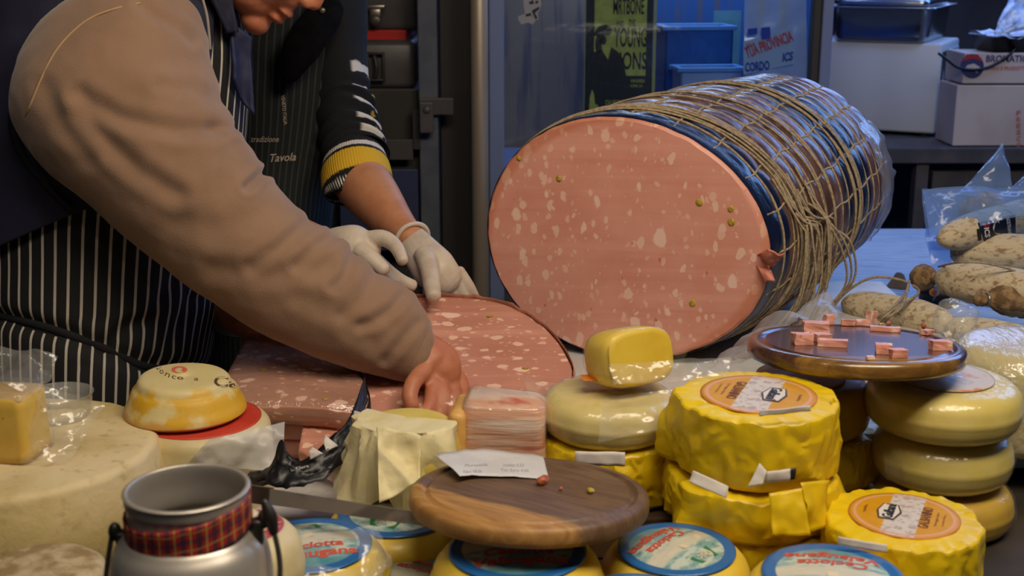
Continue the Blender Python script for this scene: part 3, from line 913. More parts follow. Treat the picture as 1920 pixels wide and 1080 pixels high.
for i in range(3):      # two or three slack loops
    pts = [msurf(radians(12 - 6 * i), .30 + .04 * i, .01), msurf(radians(-6), .34 + .04 * i, .04), msurf(radians(-22), .40 + .04 * i, .06), msurf(radians(-40), .38 + .03 * i, .055), msurf(radians(-50), .30, .045), msurf(radians(-56), .22, .05)]
    for p in pts: p.z = max(p.z, base.z + .004)
    tube(b, pts, .0022, 6, 30)
obj('loose_twine', local(b, base), M_twine, tm); b = B()
for i in range(7):      # twine showing left of the face, behind it
    th = radians(200 + 3.5 * i)
    pts = [msurf(th - .25, .16, .004), msurf(th, .12 + .01 * i, .012), msurf(th + .25, .08 + .008 * i, .035)]
    q = msurf(th + .5, .06 + .01 * i, .06); q.z = max(q.z, base.z + .004); pts.append(q)
    tube(b, pts, .0021, 6, 16)
obj('loose_twine', local(b, base), M_twine, tm)
# torn flap of skin at the right edge of the face, rind scrap below
b = B()
sheet(b, [onface(1420, 478) , onface(1450, 500), onface(1466, 470) + V((.0, -.02, 0)), onface(1436, 462) + V((0, -.02, 0))], 12, 12, .006, 60, .006, 2)
sheet(b, [onface(1418, 498), onface(1446, 508), onface(1450, 524) + V((0, -.012, 0)), onface(1432, 524) + V((0, -.01, 0))], 8, 8, .005, 60, -.004, 3)
obj('skin_flap', local(b, base), simple('torn_meat', S(206, 124, 98), .5, S(184, 100, 76), 40), tm, solid=.003)
# clear casing end hanging at the far right
M_milk = film('milky_film', (.95, .96, 1, 1), .24, (.6, .62, .7, 1), .10, .2, 30, .8, .004, .4)
b = B(); rows = []
for i in range(15):
    s = .90 + .22 * i / 14
    rows.append([msurf(radians(-24 + 62 * j / 22), s if i < 9 else s, .010 + .008 * fb((j * .3, i * .4, 3), 2) + .03 * max(0, (i - 8) / 6) * (j < 12)) for j in range(23)])
grid_faces(b, rows, False); obj('film_end', local(b, base), M_milk, tm)
b = B(); rows = []
for i in range(5):
    rows.append([msurf(radians(-16 - 22 * i / 4), .50 + .035 * j / 3 + .02 * i / 4, .010) for j in range(4)])
grid_faces(b, rows, False); obj('label_strip', local(b, base), simple('label_gold', S(176, 138, 50), .45, S(120, 90, 40), 60), tm, solid=.0006)

# white board below the mortadella
M_pe = simple('white_cutting_board', S(206, 204, 200), .5, S(190, 186, 182), 12)
b = B(); box(b, (0, 0, .01), (.70, .74, .02), bev=.004)
o = setp(obj('cutting_board', b, M_pe, None, False), 'white plastic cutting board under the mortadella', 'cutting board'); o.location = (.44, 2.28, ZR)

# ---------------------------------------------------------------- cut slabs
M_blackwrap = Mx('black_printed_wrap', S(20, 19, 22), .45, coat=.05)
M_blackwrap.bump(M_blackwrap.noise(40, 3), .5, .003); M_blackwrap = M_blackwrap.done()
def slab(name, lab, c, ru, uu, outline, thick, mat, arc=None, casing=None, group=None, warp=.004, seed=0, pist=()):
    """slab with a flat cut top; outline in units of (ru, uu) vectors; arc = index range carrying casing"""
    c = V(c); ru = V(ru); uu = V(uu); n = ru.cross(uu).normalized()
    if n.z < 0: n = -n
    org = V((c.x, c.y, c.z)) - n * thick
    t = thing(name, lab, 'meat', org, group=group)
    cx = sum(p[0] for p in outline) / len(outline); cy = sum(p[1] for p in outline) / len(outline)
    P = lambda q, k_: c + ru * (cx + (q[0] - cx) * k_) + uu * (cy + (q[1] - cy) * k_)
    b = B(); rows = []
    for k_ in (.002, .15, .3, .45, .6, .75, .88, .96, .992):
        rows.append([P(q, k_) + n * warp * fb((P(q, k_)) * 7 + V((seed, 0, 0)), 2) for q in outline])
    for i, (k_, dz_) in enumerate(((1.0, -.0025), (1.003, -thick * .3), (.998, -thick * .7), (.985, -thick), (.5, -thick), (.002, -thick))):
        rows.append([P(q, k_) + n * (dz_ + warp * fb(P(q, .99) * 7 + V((seed, 0, 0)), 2) * (1 if i < 1 else .5)) for q in outline])
    grid_faces(b, rows, True, True, True)
    ul = b.loops.layers.uv.verify(); rn, un = ru.normalized(), uu.normalized()
    for f in b.faces:
        f.normal_update()
        side = abs(f.normal.dot(n)) < .6
        for lp in f.loops:
            q = lp.vert.co - c
            lp[ul].uv = (q.dot(rn), q.dot(un) if not side else q.dot(n) + q.dot(un) * .5)
    bvh = BVHTree.FromBMesh(b)
    obj('meat', local(b, org), mat, t)
    for px, py in pist:
        d_ = (at(px, py, 1) - CAM).normalized(); h = bvh.ray_cast(CAM, d_)
        if h[0]:
            b = B(); ball(b, h[0], (.0058, .0048, .0012), None, 2); obj('pistachio', local(b, org), M_pist, t)
    if arc:
        b = B(); rows = []
        seg = [outline[i % len(outline)] for i in range(*arc)]
        for dz_, k_ in ((.004, 1.012), (-thick * .25, 1.02), (-thick * .7, 1.016), (-thick * 1.0, 1.006)):
            rows.append([P(q, k_) + n * (dz_ + warp * fb(P(q, .99) * 7 + V((seed, 0, 0)), 2) + .003 * fb(P(q, 1) * 60, 2)) for q in seg])
        grid_faces(b, rows, False); obj('casing', local(b, org), casing or M_skin, t, solid=.0015)
    return t
def arcpts(a0, a1, n, rx=1, ry=1, jag=0.0, seed=0):
    return [((rx + jag * fb((cos(a) * 6 + seed, sin(a) * 6, 0), 3)) * cos(a), (ry + jag * fb((cos(a) * 6 + seed, sin(a) * 6, 0), 3)) * sin(a)) for a in (a0 + (a1 - a0) * i / n for i in range(n + 1))]

# big fresh slice the gloved hand holds up
tl = radians(22)
c1 = at(822, 705, 1.96)
full = [(max(x_, -.5 + .02 * y_), y_) for x_, y_ in arcpts(0, 2 * pi, 95, jag=.012)[:-1]]
slab('mortadella_slice', 'large round mortadella slice lifted at its far edge by the gloved hand', c1, V((.205, 0, 0)), V((0, cos(tl), sin(tl))) * .205, full, .022, M_meat_flat, (0, 96), M_skin, 'mortadella slices on the table', .006, 1, ((918, 593), (985, 690), (880, 735)))
# piece under the working hand
c3 = at(625, 775, 1.83)
half = arcpts(-1.2, 1.6, 40, jag=.01, seed=3) + [(.0, .9), (-.3, .5), (-.3, -.5)]
tl3 = radians(22)
slab('mortadella_slice', 'mortadella piece with black casing under the bare hand', c3, V((.135, 0, 0)), V((0, cos(tl3), sin(tl3))) * .15, half, .03, M_meat_flat, (4, 41), M_blackwrap, 'mortadella slices on the table', .004, 3)
# wrapped half at the left: two stacked quarter slabs
M_clear = film('clear_wrap', (1, 1, 1, 1), .04, (.9, .9, .9, 1), .05, .1, 45, 1.0, .004, .35)
tl2 = radians(11)
qd = arcpts(-.10, 1.60, 44, jag=.012, seed=8) + [(-.03, .75), (-.05, .5), (-.05, .25), (-.04, .02), (.2, -.03), (.45, -.02), (.7, -.05)]
c2 = atz(414, 760, .962)
tS = slab('mortadella_half', 'thick wrapped mortadella half with black casing, straight cut edge towards the striped apron', c2, V((.205, 0, 0)), V((0, cos(tl2), sin(tl2))) * .205, qd, .030, M_meat_wet, (0, 30), M_blackwrap, 'mortadella slices on the table', .010, 8, ((612, 695), (492, 692), (610, 748)))
n2 = V((.205, 0, 0)).cross(V((0, cos(tl2), sin(tl2)))).normalized()
c2b = atz(408, 792, .928)
slab('mortadella_half', 'lower pink mortadella half with a fresh front edge under the wrapped one', c2b, V((.200, 0, 0)), V((0, cos(tl2), sin(tl2))) * .2, qd, .026, M_meat_flat, (0, 24), M_skin, 'mortadella slices on the table', .006, 11)
slab('mortadella_half', 'lowest pink mortadella piece reaching furthest forward under the wrapped half', atz(402, 822, .899), V((.198, 0, 0)), V((0, cos(tl2), sin(tl2))) * .2, qd, .030, M_meat_flat, (0, 24), M_skin, 'mortadella slices on the table', .006, 15)
b = B(); rows = []
for k_ in (.0, .2, .4, .6, .8, .95, 1.03):
    rows.append([c2 + V((.205, 0, 0)) * (.38 + (q[0] - .38) * k_) + V((0, cos(tl2), sin(tl2))) * .205 * (.38 + (q[1] - .38) * k_) + n2 * (.004 + .008 * abs(fb((q[0] * 5 * k_, q[1] * 5 * k_, 4), 3)) - (.02 if k_ > 1 else 0)) for q in qd])
grid_faces(b, rows, True); obj('clear_wrap', local(b, tS.location), M_clear, tS)

b = B(); box(b, (0, 0, .016), (.36, .22, .032), bev=.004)
o = setp(obj('cutting_board', b, M_pe, None, False), 'low board under the stacked mortadella halves', 'cutting board'); o.location = (-.27, 1.655, ZF)

b = B(); sheet(b, [atz(918, 575, ZR + .012), atz(985, 562, ZR + .03), atz(1062, 640, ZR + .024), atz(1010, 662, ZR + .022)], 16, 16, .006, 20, .008, 5, .01)
o = setp(obj('kraft_paper', b, simple('kraft_olive', S(120, 104, 58), .8, S(98, 84, 48), 14), None, True, solid=.0008), 'olive brown paper sticking out left below the mortadella', 'paper')
# ================================================================ people
from mathutils.bvhtree import BVHTree
def px_rings(rings, nv):
    out = []
    for i in range(nv + 1):
        q = cr(rings, i / nv)
        a, c_ = at(q[0], q[1], q[4]), at(q[2], q[3], q[4] + (q[6] if len(q) > 6 else 0))
        out.append(((a + c_) / 2, (c_ - a) / 2, q[5]))
    return out
def px_loft(bm, rings, nu=48, nv=40, disp=None, a0=0.0, a1=2 * pi, k=1.0, cap0=False, cap1=False, sq=1.0, bfix=None):
    """loft through rings (x_left, y_left, x_right, y_right, distance, half depth[, extra distance of the right side]); angle 0 = far side, pi = towards the camera"""
    R = px_rings(rings, nv)
    rows = []
    full = a1 - a0 > 6.28
    for i, (c, a, by) in enumerate(R):
        ax = (R[min(i + 1, nv)][0] - R[max(i - 1, 0)][0])
        bb = ax.cross(a)
        bb = bb.normalized() if bb.length > 1e-9 else V((0, 1, 0))
        if bfix: bb = V(bfix)
        if bb.dot(FW) < 0: bb = -bb
        row = []
        n = nu if full else nu + 1
        for j in range(n):
            th = a0 + (a1 - a0) * j / nu
            ca, sa = cos(th), sin(th)
            if sq != 1.0:
                ca = math.copysign(abs(ca) ** sq, ca); sa = math.copysign(abs(sa) ** sq, sa)
            p = c + bb * by * ca * k + a * sa * k
            if disp:
                nn = (bb * ca / max(by, .01) + a * sa / max(a.length_squared, 1e-4)).normalized()
                p = p + nn * disp(p, th, i / nv)
            row.append(p)
        rows.append(row)
    grid_faces(bm, rows, full, cap0, cap1)
    return rows
def px_of(p):
    q = p - CAM; d = q.dot(FW)
    return 960 + q.x / d * FPX, 540 - q.dot(UP) / d * FPX
def seg_d(px, py, poly):
    best = 1e9
    for (x0, y0), (x1, y1) in zip(poly, poly[1:]):
        dx, dy = x1 - x0, y1 - y0
        t = max(0, min(1, ((px - x0) * dx + (py - y0) * dy) / (dx * dx + dy * dy)))
        best = min(best, hypot(px - x0 - t * dx, py - y0 - t * dy))
    return best
def stick(s_bm, bvh, lift=0.001):
    """drop pixel-space outlines (x right, y down) on a surface as seen along the view, slightly proud of it"""
    bad = []
    for v in s_bm.verts:
        d = (at(v.co.x, v.co.y, 1.0) - CAM).normalized()
        h = bvh.ray_cast(CAM, d)
        if h[0] is None: bad.append(v); continue
        v.co = h[0] - d * lift
    if bad: bmesh.ops.delete(s_bm, geom=bad, context='VERTS')
    return s_bm
def px_text(s, cx, cy, w, h, ang=0.0, bold=.01, shear=0.0):
    tb = text_bm(s, 1.0, 0.0, bold, shear)
    xs = [v.co.x for v in tb.verts]; ys_ = [v.co.y for v in tb.verts]
    sx = w / (max(xs) - min(xs)); sy = h / (max(ys_) - min(ys_)); mx, my = (max(xs) + min(xs)) / 2, (max(ys_) + min(ys_)) / 2
    for v in tb.verts:
        x_, y_ = (v.co.x - mx) * sx, -(v.co.y - my) * sy
        v.co = V((cx + x_ * cos(ang) - y_ * sin(ang), cy + x_ * sin(ang) + y_ * cos(ang), 0))
    return tb

M_skinn = Mx('skin_near', S(192, 122, 88), .5, sss=.1)
M_skinn.mix(M_skinn.ramp(M_skinn.noise(30, 4), .4, .7), S(178, 104, 72)).bump(M_skinn.noise(220, 3), .15, .001); M_skinn = M_skinn.done()
M_skinf = Mx('skin_far', S(196, 136, 98), .5, sss=.08)
M_skinf.mix(M_skinf.ramp(M_skinf.noise(26, 4), .4, .7), S(184, 120, 84)).bump(M_skinf.noise(260, 3), .2, .001); M_skinf = M_skinf.done()
M_fleece = Mx('beige_fleece', S(146, 114, 90), .95, sheen=.3)
M_fleece.mix(M_fleece.ramp(M_fleece.noise(12, 4), .35, .7), S(136, 105, 82)).bump(M_fleece.noise(420, 3), .35, .002); M_fleece = M_fleece.done()
M_seam = simple('seam_olive', S(178, 146, 106), .9)
M_vest = simple('navy_vest', S(30, 30, 56), .8, S(24, 24, 46), 10, bump=.2, bscale=120)
M_vestb = simple('vest_binding', S(14, 13, 18), .8)
def stripes(name, n, wdt, base=(16, 15, 17), line=(196, 186, 172), off=0.0):
    x = Mx(name, S(*base), .85)
    u = x.xyz(x.uv)
    f = x.math('FRACT', x.math('ADD', x.math('MULTIPLY', u[0], n), off))
    m = x.ramp(x.math('ABSOLUTE', x.math('SUBTRACT', f, .5)), wdt * .5, wdt * .5 + .05, True)
    x.mix(x.math('MULTIPLY', m, .9), S(*line)).bump(x.noise(300, 2), .3, .001)
    return x.done()
M_apron = stripes('striped_apron_cloth', 62, .16)
M_apronf = stripes('faint_striped_apron_cloth', 70, .2, (15, 15, 16), (44, 54, 50))
M_black = simple('black_cloth', S(16, 15, 18), .9, S(22, 21, 25), 30, bump=.2, bscale=200)
M_trous = simple('dark_trousers', S(30, 30, 38), .9)
M_glove = Mx('latex_glove', S(206, 190, 172), .5, sss=.1, sssr=(1, .8, .6))
M_glove.bump(M_glove.noise(150, 3, M_glove.mapping((1, .4, 1))), .3, .002).mix(M_glove.ramp(M_glove.noise(30, 3), .4, .7), S(192, 174, 156)); M_glove = M_glove.done()

# ---------------------------------------------------------------- near man
D = 2.05
torso = [(40, 1380, 330, 1380, 2.24, .14), (10, 1000, 350, 1000, 2.14, .15), (-15, 800, 362, 790, 2.08, .155), (-25, 690, 385, 690, D, .165), (-35, 600, 405, 585, D, .17),
         (-40, 500, 412, 510, D, .17), (-50, 400, 425, 420, D, .17), (-55, 250, 455, 270, D, .17), (-50, 100, 468, 140, D, .165), (-10, -20, 462, 40, D, .15), (120, -130, 440, -60, D, .10)]
foot = at(170, 1380, 2.24); nm_base = V((foot.x, foot.y, 0))
nm = thing('person', 'person in a navy vest, beige fleece sleeve and striped apron bending over the mortadella slices', 'person', nm_base, group=None)

sl = [(130, 96, 250, 24, 1.90, .03), (76, 150, 310, 4, 1.88, .075), (42, 196, 368, 14, 1.85, .105), (36, 240, 386, 100, 1.83, .120), (78, 308, 424, 214, 1.82, .115), (168, 384, 470, 280, 1.82, .105),
      (268, 468, 512, 338, 1.83, .095), (368, 546, 566, 392, 1.84, .088), (470, 611, 642, 448, 1.85, .080), (572, 662, 706, 512, 1.86, .070), (672, 697, 766, 546, 1.875, .060),
      (738, 714, 800, 596, 1.885, .050), (760, 718, 808, 614, 1.887, .046), (772, 712, 806, 630, 1.889, .034)]
# face / head
hs = 1.16
hf = V((cos(radians(48)), 0, -sin(radians(48)))); hu = V((sin(radians(48)), 0, cos(radians(48)))); hy = V((0, 1, 0))
nose_t = at(590, 14, 2.0)
HO = nose_t - hf * .118 * hs + hu * .034 * hs
HP = lambda f, s, u: HO + (hf * f + hy * s + hu * u) * hs
HR = Matrix((hf, hy, hu)).transposed().to_4x4()
b = B()
def hb(f, s, u, r, sub=3): ball(b, HP(f, s, u), tuple(q * hs for q in r), HR, sub)
hb(-.012, 0, .035, (.098, .076, .098)); hb(.032, 0, -.03, (.068, .062, .085)); hb(.036, 0, -.078, (.054, .05, .038)); hb(.076, 0, -.105, (.022, .026, .019))
hb(-.005, .045, -.06, (.035, .018, .04)); hb(-.005, -.045, -.06, (.035, .018, .04))
hb(.094, 0, -.066, (.014, .024, .0065)); hb(.090, 0, -.0805, (.015, .022, .0075)); hb(.086, 0, -.05, (.016, .03, .016))
hb(.06, .038, -.028, (.03, .026, .026)); hb(.06, -.038, -.028, (.03, .026, .026)); hb(.074, 0, .05, (.02, .05, .014))
hb(.104, .011, -.036, (.013, .009, .009)); hb(.104, -.011, -.036, (.013, .009, .009)); hb(.112, 0, -.030, (.012, .012, .011))
hb(-.01, .078, -.005, (.026, .009, .034)); hb(-.01, -.078, -.005, (.026, .009, .034))
hb(.072, .032, .016, (.012, .016, .012)); hb(.072, -.032, .016, (.012, .016, .012))
tube(b, [HP(.086, 0, .03), HP(.100, 0, .0), HP(.112, 0, -.026)], [.009 * hs, .010 * hs, .011 * hs], 12)
tube(b, [HP(-.03, 0, -.03), HP(-.06, 0, -.12), at(330, -40, D), at(260, 80, D)], [.06, .062, .07, .10], 20, 12)
# trunk under the clothes
R = px_rings([r[:6] for r in torso], 26)
tube(b, [c for c, a, by in R[2:]], [min(a.length, by) * .86 for c, a, by in R[2:]], 20)
px_loft(b, torso[1:], 32, 30, k=.88, cap0=True, cap1=True)
# legs and feet
hipz = at(170, 900, 2.11)
for sy in (-.09, .09):
    x_ = hipz.x
    tube(b, [V((x_, hipz.y + sy, hipz.z + .05)), V((x_ + .01, hipz.y + sy, .48)), V((x_ - .02, hipz.y + sy, .09))], [.085, .058, .042], 16, 10)
    tube(b, [V((x_ - .05, hipz.y + sy, .045)), V((x_ + .06, hipz.y + sy, .045)), V((x_ + .16, hipz.y + sy, .03))], [.042, .042, .028], 14, 8)
# near arm inside the sleeve, wrist and hand
SR = px_rings([r[:6] for r in sl], 24)
tube(b, [c for c, a, by in SR[1:]], [min(.055, by * .8) * (1 - .35 * i / 23) for i, (c, a, by) in enumerate(SR[1:])], 16)
w0 = at(785, 666, 1.887)
tube(b, [SR[-5][0], SR[-3][0], w0, at(806, 690, 1.885)], [.040, .041, .041, .040], 20, 10)
tube(b, [at(792, 668, 1.887), at(812, 690, 1.885), at(826, 712, 1.88)], [.038, .043, .037], 20, 8, flat=.74, flatdir=FW)
for pts, r in (([(840, 688, 1.90), (862, 712, 1.905), (868, 744, 1.89), (856, 770, 1.875)], .0112), ([(836, 704, 1.885), (850, 732, 1.875), (848, 764, 1.855), (836, 786, 1.845)], .0118),
               ([(824, 714, 1.868), (830, 744, 1.85), (824, 774, 1.83), (812, 792, 1.82)], .0114), ([(810, 718, 1.855), (808, 746, 1.835), (800, 772, 1.815), (790, 788, 1.81)], .0100),
               ([(796, 694, 1.85), (776, 716, 1.825), (768, 742, 1.81), (774, 764, 1.805)], .012)):
    tube(b, [at(*p) for p in pts], [r * 1.12, r * 1.05, r, r * .85], 12, 12)
# far arm, forearm and hand behind the sleeve
tube(b, [at(330, 60, 2.2), at(395, 380, 2.24), at(420, 540, 2.12), at(470, 598, 2.02), at(505, 612, 1.99)], [.07, .05, .045, .034, .03], 16, 20)
tube(b, [at(490, 606, 2.0), at(530, 622, 1.98), at(556, 634, 1.97)], [.032, .038, .032], 16, 8, flat=.7, flatdir=FW)
for i, (x0, y0, x1, y1) in enumerate(((552, 622, 606, 640), (556, 630, 612, 652), (556, 638, 608, 662), (552, 646, 598, 670), (520, 632, 548, 662))):
    tube(b, [at(x0, y0, 1.97), at((x0 + x1) / 2 + 4, (y0 + y1) / 2 - 4, 1.965), at(x1, y1, 1.96)], [.0115, .011, .009], 10, 8)
body = remesh(b, .0036, 4, .5)
for v in body.vertices: v.co -= nm_base
obj('body', body, M_skinn, nm)
# short grey hair, only its lower fringe could be glimpsed
b = B(); rows = []
for i in range(14):
    a_ = -1.5 + i * .17
    rows.append([HP(-.018 - .104 * cos(pi * j / 20) * 0 + .106 * sin(a_ - .55), .080 * cos(pi * j / 20), .04 + .104 * cos(a_ - .55) * sin(pi * j / 20) + .0) for j in range(21)])
grid_faces(b, rows, False); obj('hair', local(b, nm_base), simple('hair_grey', S(70, 64, 60), .8, S(110, 104, 98), 60, bump=.6, bscale=200), nm, solid=.012)

# sleeve with its folds
creases = [([(150, 178), (217, 217), (283, 235), (333, 243), (405, 244)], .013, 15), ([(158, 213), (200, 267), (262, 322), (330, 362)], .010, 17), ([(262, 8), (300, 37), (333, 50), (362, 76)], .010, 10),
           ([(300, 160), (367, 166), (412, 188)], .006, 12), ([(395, 238), (436, 242)], .008, 9), ([(462, 352), (490, 326), (512, 318)], .014, 8), ([(600, 408), (569, 424), (523, 466), (470, 498)], .009, 12),
           ([(628, 440), (597, 461), (556, 498)], .008, 10), ([(662, 474), (648, 518), (626, 538)], .010, 10), ([(756, 552), (738, 577), (699, 604), (676, 610)], .009, 10), ([(782, 605), (752, 640), (722, 676)], .007, 9),
           ([(400, 508), (505, 514), (611, 498)], .007, 17), ([(85, 165), (120, 235), (170, 300)], .006, 16), ([(700, 516), (682, 560), (640, 590)], .006, 11), ([(230, 80), (300, 110), (372, 120)], .004, 20),
           ([(330, 420), (420, 430), (500, 400)], .005, 20), ([(560, 560), (640, 590), (700, 640)], .005, 16)]
def sl_disp(p, th, v):
    px, py = px_of(p)
    h = .004 * fb(p * 9, 2) + .0018 * fb(p * 26, 2)
    for poly, dep, wd in creases:
        dd = seg_d(px, py, poly)
        if dd < wd * 4:
            dep = dep * .55
            h += -dep * exp(-(dd / wd) ** 2) + dep * .45 * exp(-((dd - wd * 1.9) / (wd * .9)) ** 2)
    return h
b = B(); srows = px_loft(b, sl, 150, 190, sl_disp, cap0=True)
sb = BVHTree.FromBMesh(b)
so = obj('fleece_sleeve', local(b, nm_base), M_fleece, nm, label='beige fleece sleeve')
b = B()
pts = []
for px, py in ((262, 6), (217, 16), (170, 34), (135, 61), (103, 98), (78, 146), (58, 194), (49, 214)):
    d_ = (at(px, py, 1) - CAM).normalized(); h = sb.ray_cast(CAM, d_)
    if h[0]: pts.append(h[0] - d_ * .0006)
tube(b, pts, .0016, 8, 50); obj('seam', local(b, nm_base), M_seam, so)
# far sleeve
b = B(); tube(b, [at(330, 40, 2.2), at(395, 380, 2.25), at(420, 535, 2.13), at(452, 578, 2.06)], [.085, .07, .062, .05], 28, 24); obj('fleece_sleeve', local(b, nm_base), M_fleece, nm)

# apron over the trunk (bib and skirt), stripes follow the cloth
def ap_disp(p, th, v):
    h = .004 * fb(p * 6, 2)
    px, py = px_of(p)
    dd = seg_d(px, py, [(-20, 590), (130, 628), (262, 682), (390, 700)])
    h -= .012 * exp(-(dd / 16) ** 2)
    for poly, dep, wd in (([(160, 690), (235, 610), (280, 600)], .006, 12), ([(200, 640), (270, 600), (330, 520)], .006, 14), ([(290, 690), (330, 620), (360, 560)], .006, 12)):
        h -= dep * exp(-(seg_d(px, py, poly) / wd) ** 2)
    return h
b = B(); px_loft(b, torso, 150, 150, ap_disp); apv = BVHTree.FromBMesh(b)
ap = obj('apron', local(b, nm_base), M_apron, nm, label='black apron with thin white stripes')
b = B(); pts = []
for px, py in ((-30, 588), (0, 592), (60, 606), (130, 628), (200, 655), (262, 684), (300, 692)):
    d_ = (at(px, py, 1) - CAM).normalized(); h = apv.ray_cast(CAM, d_); 
    if h[0]: pts.append(h[0] - d_ * .003)
tube(b, pts, .006, 8, 40, flat=.5, flatdir=FW); tube(b, [p + V((0, 0, -.009)) for p in pts], .003, 8, 40)
obj('tie_string', local(b, nm_base), M_black, ap)
# vest: open in front (angle pi/2 is the front), falls to a slanting hem
vest = [(-50, 520, 418, 330, D, .180), (-56, 450, 428, 300, D, .184), (-62, 380, 440, 270, D, .188), (-66, 250, 458, 220, D, .190), (-60, 110, 472, 110, D, .186), (-18, -30, 468, 20, D, .168), (110, -140, 450, -70, D, .115)]
def v_disp(p, th, v): return .005 * fb(p * 7, 3)
b = B(); px_loft(b, vest, 110, 60, v_disp, a0=pi / 2 + .62, a1=2 * pi + pi / 2 - .45, k=1.02)
ve = obj('vest', local(b, nm_base), M_vest, nm, solid=.006, label='navy padded vest')
# armhole binding round the sleeve head
b = B(); ring = []
for px, py in ((372, -12), (300, -6), (215, 22), (140, 76), (82, 128), (42, 182), (30, 226), (46, 280), (90, 338), (140, 386)):
    d_ = (at(px, py, 1) - CAM).normalized(); h = sb.ray_cast(CAM, d_)
    ring.append(at(px - 6, py + (2 if py < 230 else 6), 1.86))
tube(b, ring, .007, 8, 60); obj('armhole_binding', local(b, nm_base), M_vestb, ve)
# collar and lapel hanging forward
b = B(); sheet(b, [at(428, 40, 1.97), at(470, 70, 1.99), at(476, 215, 2.0), at(440, 150, 1.97)], 14, 20, .008, 20, .01, 4); obj('lapel', local(b, nm_base), simple('vest_lining', S(26, 32, 66), .7), ve, solid=.006)
b = B(); sheet(b, [at(372, -40, 1.90), at(428, -30, 1.95), at(446, 60, 1.96), at(432, 60, 1.95)], 14, 16, .006, 20, .012, 6); obj('collar', local(b, nm_base), M_vest, ve, solid=.008)
b = B(); tube(b, [at(378, -8, 1.885), at(388, 30, 1.89), at(392, 66, 1.895), at(394, 92, 1.9)], .0022, 8, 20); obj('zip', local(b, nm_base), simple('zip_pale', S(150, 140, 128), .6), ve)

# ---------------------------------------------------------------- far man
D2 = 2.58
ft = [(400, 1300, 600, 1300, D2, .11), (385, 900, 620, 900, D2, .12), (385, 560, 615, 560, D2, .125), (385, 400, 622, 400, D2, .13), (375, 250, 650, 250, D2, .135), (365, 100, 668, 100, D2, .13), (400, -40, 660, -40, D2, .11), (470, -120, 600, -120, D2, .07)]
foot = at(500, 1300, D2); fm_base = V((foot.x, foot.y, 0))
fm = thing('person', 'person in a dark apron and rolled black sweater, gloved hands holding the big slice', 'person', fm_base)
b = B()
px_loft(b, ft[1:], 32, 30, k=.86, cap0=True, cap1=True)
hipz = at(500, 880, D2)
for sx in (-.085, .085):
    tube(b, [V((hipz.x + sx, hipz.y, hipz.z + .03)), V((hipz.x + sx, hipz.y - .01, .47)), V((hipz.x + sx, hipz.y + .02, .09))], [.08, .055, .04], 16, 10)
    tube(b, [V((hipz.x + sx, hipz.y + .05, .045)), V((hipz.x + sx, hipz.y - .06, .045)), V((hipz.x + sx, hipz.y - .16, .03))], [.042, .042, .028], 14, 8)
hc = at(535, -230, D2 - .08)
ball(b, hc, (.078, .098, .115)); ball(b, hc + V((0, -.03, -.05)), (.06, .07, .075)); tube(b, [hc + V((0, -.09, .02)), hc + V((0, -.115, -.02))], [.010, .014], 10)
ball(b, hc + V((.078, .0, -.01)), (.009, .026, .034)); ball(b, hc + V((-.078, .0, -.01)), (.009, .026, .034)); ball(b, hc + V((0, -.085, -.06)), (.026, .014, .008)); ball(b, hc + V((0, -.08, -.09)), (.024, .02, .02))
tube(b, [hc + V((0, .01, -.06)), at(530, -90, D2), at(520, 30, D2)], [.055, .06, .09], 18, 10)
armL = [(640, -60, 2.56), (632, 80, 2.55), (645, 200, 2.53), (660, 300, 2.47)]
tube(b, [at(*p) for p in armL], [.055, .050, .044, .042], 18, 16)
tube(b, [at(660, 292, 2.48), at(670, 328, 2.43), at(702, 372, 2.35), at(745, 424, 2.26), at(776, 452, 2.205)], [.044, .054, .049, .034, .0255], 24, 22)
# the arm on the other side, hidden by the man in front
tube(b, [at(405, -30, 2.56), at(385, 180, 2.54), at(430, 360, 2.46), at(540, 440, 2.24), at(625, 468, 2.10)], [.055, .05, .05, .042, .030], 18, 24)
def right_glove(bm, k):
    tube(bm, [at(770, 446, 2.215), at(790, 474, 2.185), at(815, 505, 2.165), at(842, 530, 2.165)], [.0265 * k, .033 * k, .038 * k, .030 * k], 20, 12, flat=.72, flatdir=FW)
    tube(bm, [at(796, 478, 2.16), at(806, 508, 2.12), at(810, 536, 2.085), at(813, 556, 2.06)], [.019 * k, .0165 * k, .0145 * k, .0125 * k], 14, 12)
    for (x0, y0, x1, y1, x2, y2, r) in ((822, 522, 832, 566, 838, 604, .0125), (838, 520, 852, 560, 858, 600, .0130), (850, 516, 868, 552, 878, 592, .0125), (858, 508, 880, 540, 896, 574, .011)):
        tube(bm, [at(x0, y0, 2.175), at(x1, y1, 2.185), at(x2, y2, 2.20)], [r * k * 1.1, r * k, r * k * .85], 12, 10)
